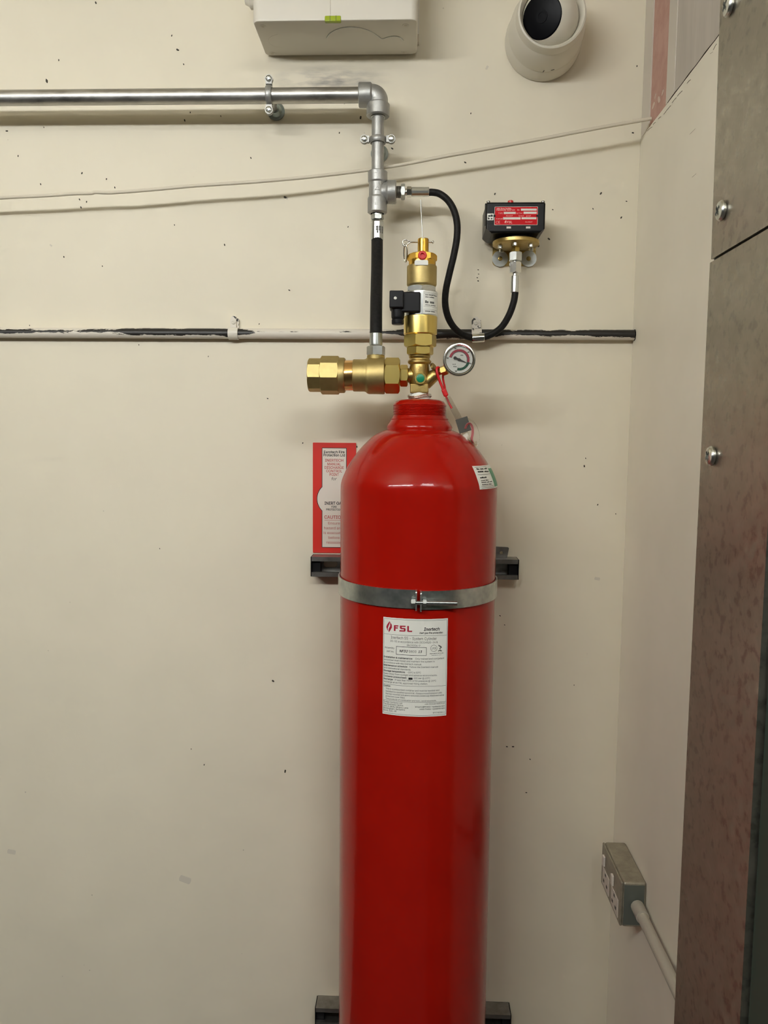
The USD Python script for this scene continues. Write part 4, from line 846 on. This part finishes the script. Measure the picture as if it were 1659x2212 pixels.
dc.part('union_nut', DX(hexa(2 * hw(66), xd(831), xd(864), .12, .0)), 'brass', 25)
dc.part('neck_nut', DX(hexa(2 * hw(40), xd(864), xd(881), .12, .0)), 'brass', 25)
dc.part('neck', DX(cyl(hw(26), xd(880), xd(887), 32)), 'bronze', 35)

# ================================================================== WHITE CABLE across the wall
cbp = [(-140, 437, .05), (0, 427.5, .055), (100, 422.5, .056), (160, 418.5, .056), (196, 417.5, .056), (206, 415.5, .056), (245, 416, .056), (330, 409.5, .056), (420, 401.5, .056), (560, 392, .056), (680, 381, .053), (800, 366.5, .048), (880, 353.5, .052), (960, 338, .056), (1060, 320, .060), (1180, 298, .063), (1300, 275, .066), (1380, 261, .068)]
pts = [P(*q) for q in cbp] + [np.array([XR - .0005, -.0705, PX(1408, 256, XR)[2]])]
single('cable', tube(spline(pts, 6), .0032, 10), 'cable', 'thin cream cable sloping across the wall behind the vertical pipe', 'cable', 60)

# ================================================================== BLACK CONDUIT with flaking paint and its clips
co = .0125
zco = P(700, 721.5, co)[2]
xc0, xc1 = P(0, 721, co)[0] - .3, P(1374, 722, co)[0]
cd_ = Thing('conduit', 'black conduit along the wall with flaking cream paint', 'conduit', (0, -co, zco))
cd_.part('tube', place(cyl(.0098, 0, xc1 - xc0, 36), (xc0, -co, zco), X_), 'conduit', 40)
cd_.part('end_cap', place(cyl(.0108, -.004, .0015, 32, .0006), (xc1, -co, zco), X_), 'blackpaint', 40)
def saddle(label, u, painted):
    x = P(u, 720, co)[0]; t = Thing('conduit_clip', label, 'clip', (x, 0, zco))
    w = .0095
    a = np.radians(np.linspace(100, 300, 24)); ro = .0112
    path = [np.array([x, -co + ro * math.cos(q), zco + ro * math.sin(q)]) for q in a]
    m = sweep(path, [(-w, -.0006), (w, -.0006), (w, .0006), (-w, .0006)], up=X_)
    t.part('band', m, 'white' if painted else 'clipmix', 40)
    tp_ = rrect(x - .0052 - .001, zco + .006, x + .0052 - .001, zco + .034, .0045)
    t.part('tab', on_wall(prism(tp_, .0025, .0095), (0, 0, 0)), 'clipmix', 30)
    t.part('spacer', on_wall(prism(rrect(x - .0085, zco + .010, x + .0085, zco + .030, .003), .0003, .0060), (0, 0, 0)), 'clipmix', 30)
    t.part('screw', on_wall(pan_screw(.0044, .0018), (x - .001, -.0095, zco + .0225)), 'white', 30)
    return t
saddle('cream painted clip on the conduit, left of the cylinder', 505, True)
saddle('flaking clip on the conduit behind the loop of thin hose', 1029, False)
# bright clip round the lowest point of the pilot hose
hc = P(1033, 731, .032); hd = P(1045, 729.5, .033) - P(1020, 730.5, .033); hd[1] = 0
single('hose_clip', place(ringlathe([(.0066, -.0115), (.0080, -.0115), (.0084, -.010), (.0084, .010), (.0080, .0115), (.0066, .0115)], 32), hc + [0, 0, .0009], hd), 'chrome', 'shiny metal clip at the bottom of the thin hose loop', 'clip')

# ================================================================== ENCLOSURE at the top
eb = P(740, 121, 0)[2]
eo = None
for o_ in np.linspace(.05, .25, 401):
    if P(740, 45, o_)[2] <= eb: eo = o_; break
ex0, ex1 = P(545, 45, eo)[0], P(902, 45, eo)[0]
jb = Thing('junction_box', 'large cream plastic enclosure at the top with four bottom screws', 'enclosure', ((ex0 + ex1) / 2, 0, eb))
et = eb + .22
pl = rrect(ex0, 0, ex1, eo, .012, 8)
def upr(poly, z0, z1):
    m = prism(poly, z0, z1); m.apply_transform(np.array([[1, 0, 0, 0], [0, -1, 0, -.0008], [0, 0, 1, 0], [0, 0, 0, 1]], float)); m.invert() if m.volume < 0 else None; return m
def layers(poly, zs_ins):
    out = []
    n = None; rings = []
    base = np.array(poly.exterior.coords)[:-1]; c = np.array([(ex0 + ex1) / 2, eo / 2])
    for ins, z in zs_ins:
        s_ = np.array([1 - 2 * ins / (ex1 - ex0), 1 - 2 * ins / eo]); rings.append(np.c_[c + (base - c) * s_, np.full(len(base), z)])
    k = len(base); V = np.vstack(rings + [[*c, rings[0][0][2]], [*c, rings[-1][0][2]]]); Fc = []
    for i in range(len(rings) - 1):
        for q in range(k):
            w = (q + 1) % k; Fc += [[i * k + q, i * k + w, (i + 1) * k + w], [i * k + q, (i + 1) * k + w, (i + 1) * k + q]]
    nb_ = len(rings) * k
    for q in range(k):
        w = (q + 1) % k; Fc += [[nb_, w, q], [nb_ + 1, (len(rings) - 1) * k + q, (len(rings) - 1) * k + w]]
    m = trimesh.Trimesh(V, Fc, process=False); m.apply_transform(np.array([[1, 0, 0, 0], [0, -1, 0, -.0008], [0, 0, 1, 0], [0, 0, 0, 1]], float))
    if m.volume < 0: m.invert()
    return m
body = layers(pl, [(.0035, eb), (.001, eb + .0012), (0, eb + .0040), (0, et - .003), (.003, et)])
mxl = P(714, 30, eo)[0]
groove = bx(mxl - .0007, mxl + .0007, -eo - .01, -eo + .0004, eb + .010, et + .1)
jb.part('body', cut(body, groove) if body.is_watertight else body, 'white', 35)
jb.part('groove', bx(mxl - .0006, mxl + .0006, -eo - .0002, -eo + .001, eb + .010, et - .004), 'chipl', False, label='thin dark vertical line')
for (u, v) in ((568, 57), (876, 55), (588, 115.5), (872.5, 113.5)):
    d = ROT @ [u - W / 2, v - H / 2, F]; tq_ = (eb - EYE[2]) / d[2]; c = EYE + d * tq_
    jb.part('screw', place(lathe([(.0058, -.001), (.0058, .0002), (.0050, .0006), (.0028, .0006), (.0028, -.0005), (0, -.0005)], 24), (c[0], c[1], eb), -Z_), 'white', 30)
    jb.part('screw_slot', place(cyl(.0030, 0, .0008, 6), (c[0], c[1], eb), -Z_), 'chipl', False)
def floor_pt(u, v):
    d = ROT @ [u - W / 2, v - H / 2, F]; c = EYE + d * ((eb - EYE[2]) / d[2]); return c
ring_pts = [floor_pt(u, v) for u, v in ((706, 82), (711, 74), (722, 66), (738, 60), (757, 58), (776, 59.5), (795, 65), (808, 72), (818, 79), (826, 83.5), (840, 79.5), (853, 78), (864, 80.5), (871, 87))]
jb.part('moulded_line', tube(spline([[q[0], q[1], eb - .0002] for q in ring_pts], 6), .0011, 8), 'paper', 50, label='raised curved moulding')  # lighter white puts the raised line's highlight into its colour
rc2 = [floor_pt(u, v) for u, v in ((600, 74), (584, 80), (580, 90), (590, 99), (610, 103))]
jb.part('moulded_line', tube(spline([[q[0], q[1], eb + .0003] for q in rc2], 6), .0005, 6), 'white', 50)
vc = P(719, 41, eo)
jb.part('level_vial', rbx(vc[0] - .0140, vc[0] + .0140, -eo - .0022, -eo + .006, eb - .0016, eb + .0078, .0016, 1), 'vial', 30, label='small green spirit level')
jb.part('vial_line', join(*[bx(vc[0] + s_ - .0005, vc[0] + s_ + .0005, -eo - .0026, -eo - .0020, eb - .0010, eb + .0074) for s_ in (-.0045, .0055)]), 'vialdark', False)
gu = P(531, 8, .05)
jb.part('cable_gland', place(lathe([(.013, 0), (.013, .006), (.017, .009), (.017, .020), (.012, .024), (.009, .030)], 32), (ex0 + .002, -.05, P(535, -2, .05)[2]), -X_), 'white', 35)
jb.part('mounting_flange', bx(ex1 - .002, ex1 + .003, -.040, -.0008, eb + .018, et - .01), 'white', False)

# ================================================================== SECURITY CAMERA
sb = P(1172, 92, 0)
sc = Thing('security_camera', 'white turret security camera with black face at the top right of the wall', 'security camera', (sb[0], 0, sb[2]))
SB = lambda m: place(m, (sb[0], 0, sb[2]), -Y_, X_)
sc.part('base', SB(lathe([(.068, .0005), (.070, .002), (.070, .014), (.067, .030), (.0655, .0318)], 72)), 'whitecam', 40)
sc.part('collar', SB(lathe([(.063, .030), (.0665, .0325), (.0668, .050), (.0655, .066), (.062, .080), (.059, .086)], 72)), 'whitecam', 40)
sc.part('shroud', SB(ringlathe([(.046, .072), (.0605, .080), (.0600, .098), (.0585, .1030), (.0560, .1045), (.0520, .100), (.0490, .085)], 72)), 'whitecam', 40)
bcn = np.array([sb[0], -.078, sb[2]])
fn = np.array([-.50, -.84, -.24]); fn /= np.linalg.norm(fn)
br_ = .0500
hf = .70
aa = np.linspace(math.acos(hf), np.pi, 36); rf = math.sin(math.acos(hf))
sc.part('ball', place(lathe([(br_ * rf, br_ * hf)] + [(br_ * math.sin(t), br_ * math.cos(t)) for t in aa], 64), bcn, fn), 'whitecam', 40)
sc.part('face', place(lathe([(br_ * (rf - .012), br_ * (hf - .05)), (br_ * (rf - .012), br_ * (hf + .02)), (br_ * (rf - .05), br_ * (hf + .045)), (0, br_ * (hf + .07))], 56), bcn, fn), 'blackgloss', 35, label='black glass face')
sc.part('lens', place(ringlathe([(.006, br_ * (hf + .03)), (.0105, br_ * (hf + .03)), (.0105, br_ * (hf + .08)), (.006, br_ * (hf + .08))], 36), bcn, fn), 'blackgloss', 35)
sc.part('scratch', join(*[tube([PX0, PX0 + np.array([dx, 0, dzz])], .0006, 5) for PX0, dx, dzz in ((P(1173, 156, .072), .002, .003), (P(1190, 152, .071), .006, .0012))]), 'chip', False)

# ================================================================== SOCKET BOX and its conduit on the right wall
so0, so1 = PX(1398, 1912, XR), PX(1347, 1817, XR)
ytop_n, ytop_f = PX(1397, 1908, XR)[1], PX(1352, 1816, XR)[1]
zt_ = (PX(1397, 1908, XR)[2] + PX(1352, 1816, XR)[2]) / 2
xf = XR - .046
yn = PX(1398, 1915, XR)[1]
dface = ROT @ [1342 - W / 2, 1909 - H / 2, F]; cpt = EYE + dface * ((yn - EYE[1]) / dface[1]); xf = cpt[0]
zbn = P(1342, 2003, -yn)[2]
bt = Thing('socket_box', 'metal clad double switched socket box on the right wall', 'socket', (XR, (yn + ytop_f) / 2, zbn))
bt.part('box', rbx(xf + .004, XR - .0005, yn, ytop_f, zbn, zt_, .005), 'socketbox', 30)
bt.part('front_plate', rbx(xf, xf + .0045, yn + .001, ytop_f - .001, zbn + .001, zt_ - .001, .0022, 1), 'socketbox', 30)
bt.part('end_knockout', rbx(xf + .006, XR - .004, yn - .0006, yn + .001, zbn + .005, zt_ - .005, .0003, 1), 'socketend', 30) 
yl, zl = ytop_f - yn, zt_ - zbn
for k in (0, 1):
    yc = yn + yl * (.27 + .46 * k)
    bt.part('rocker_switch', place(rbx(-.010, .010, -.0055, .0055, 0, .0048, .0015, 1), (xf - .0001, yc + .012, zt_ - zl * .30), -X_, Z_), 'socketwhite', 30, label='white rocker switch')
    bt.part('socket_insert', rbx(xf - .0012, xf + .001, yc - .024, yc + .022, zbn + zl * .10, zbn + zl * .50, .0004, 1), 'socketwhite', 30, label='white socket face')
    hs = [bx(xf - .0016, xf - .0011, yc - .003, yc + .003, zbn + zl * .40, zbn + zl * .46)] + [bx(xf - .0016, xf - .0011, yc + s_ * .011 - .0035, yc + s_ * .011 + .0035, zbn + zl * .20, zbn + zl * .26) for s_ in (-1, 1)]
    bt.part('pin_slot', join(*hs), 'ink', False)
cq = P(1377, 1958, -yn + .002)
cxx, czz = cq[0], cq[2]
cd2 = Thing('conduit', 'grey plastic conduit running from the socket box behind the metal panel', 'conduit', (cxx, yn, czz))
cr_ = .0095
cd2.part('tube', place(cyl(cr_, 0, .33, 32), (cxx, yn - .001, czz), -Y_), 'pvc', 40)
cd2.part('coupler', place(lathe([(cr_ + .0002, .0), (cr_ + .0019, .0005), (cr_ + .0019, .034), (cr_ + .0002, .0345)], 32), (cxx, yn - .001, czz), -Y_), 'pvc', 40)
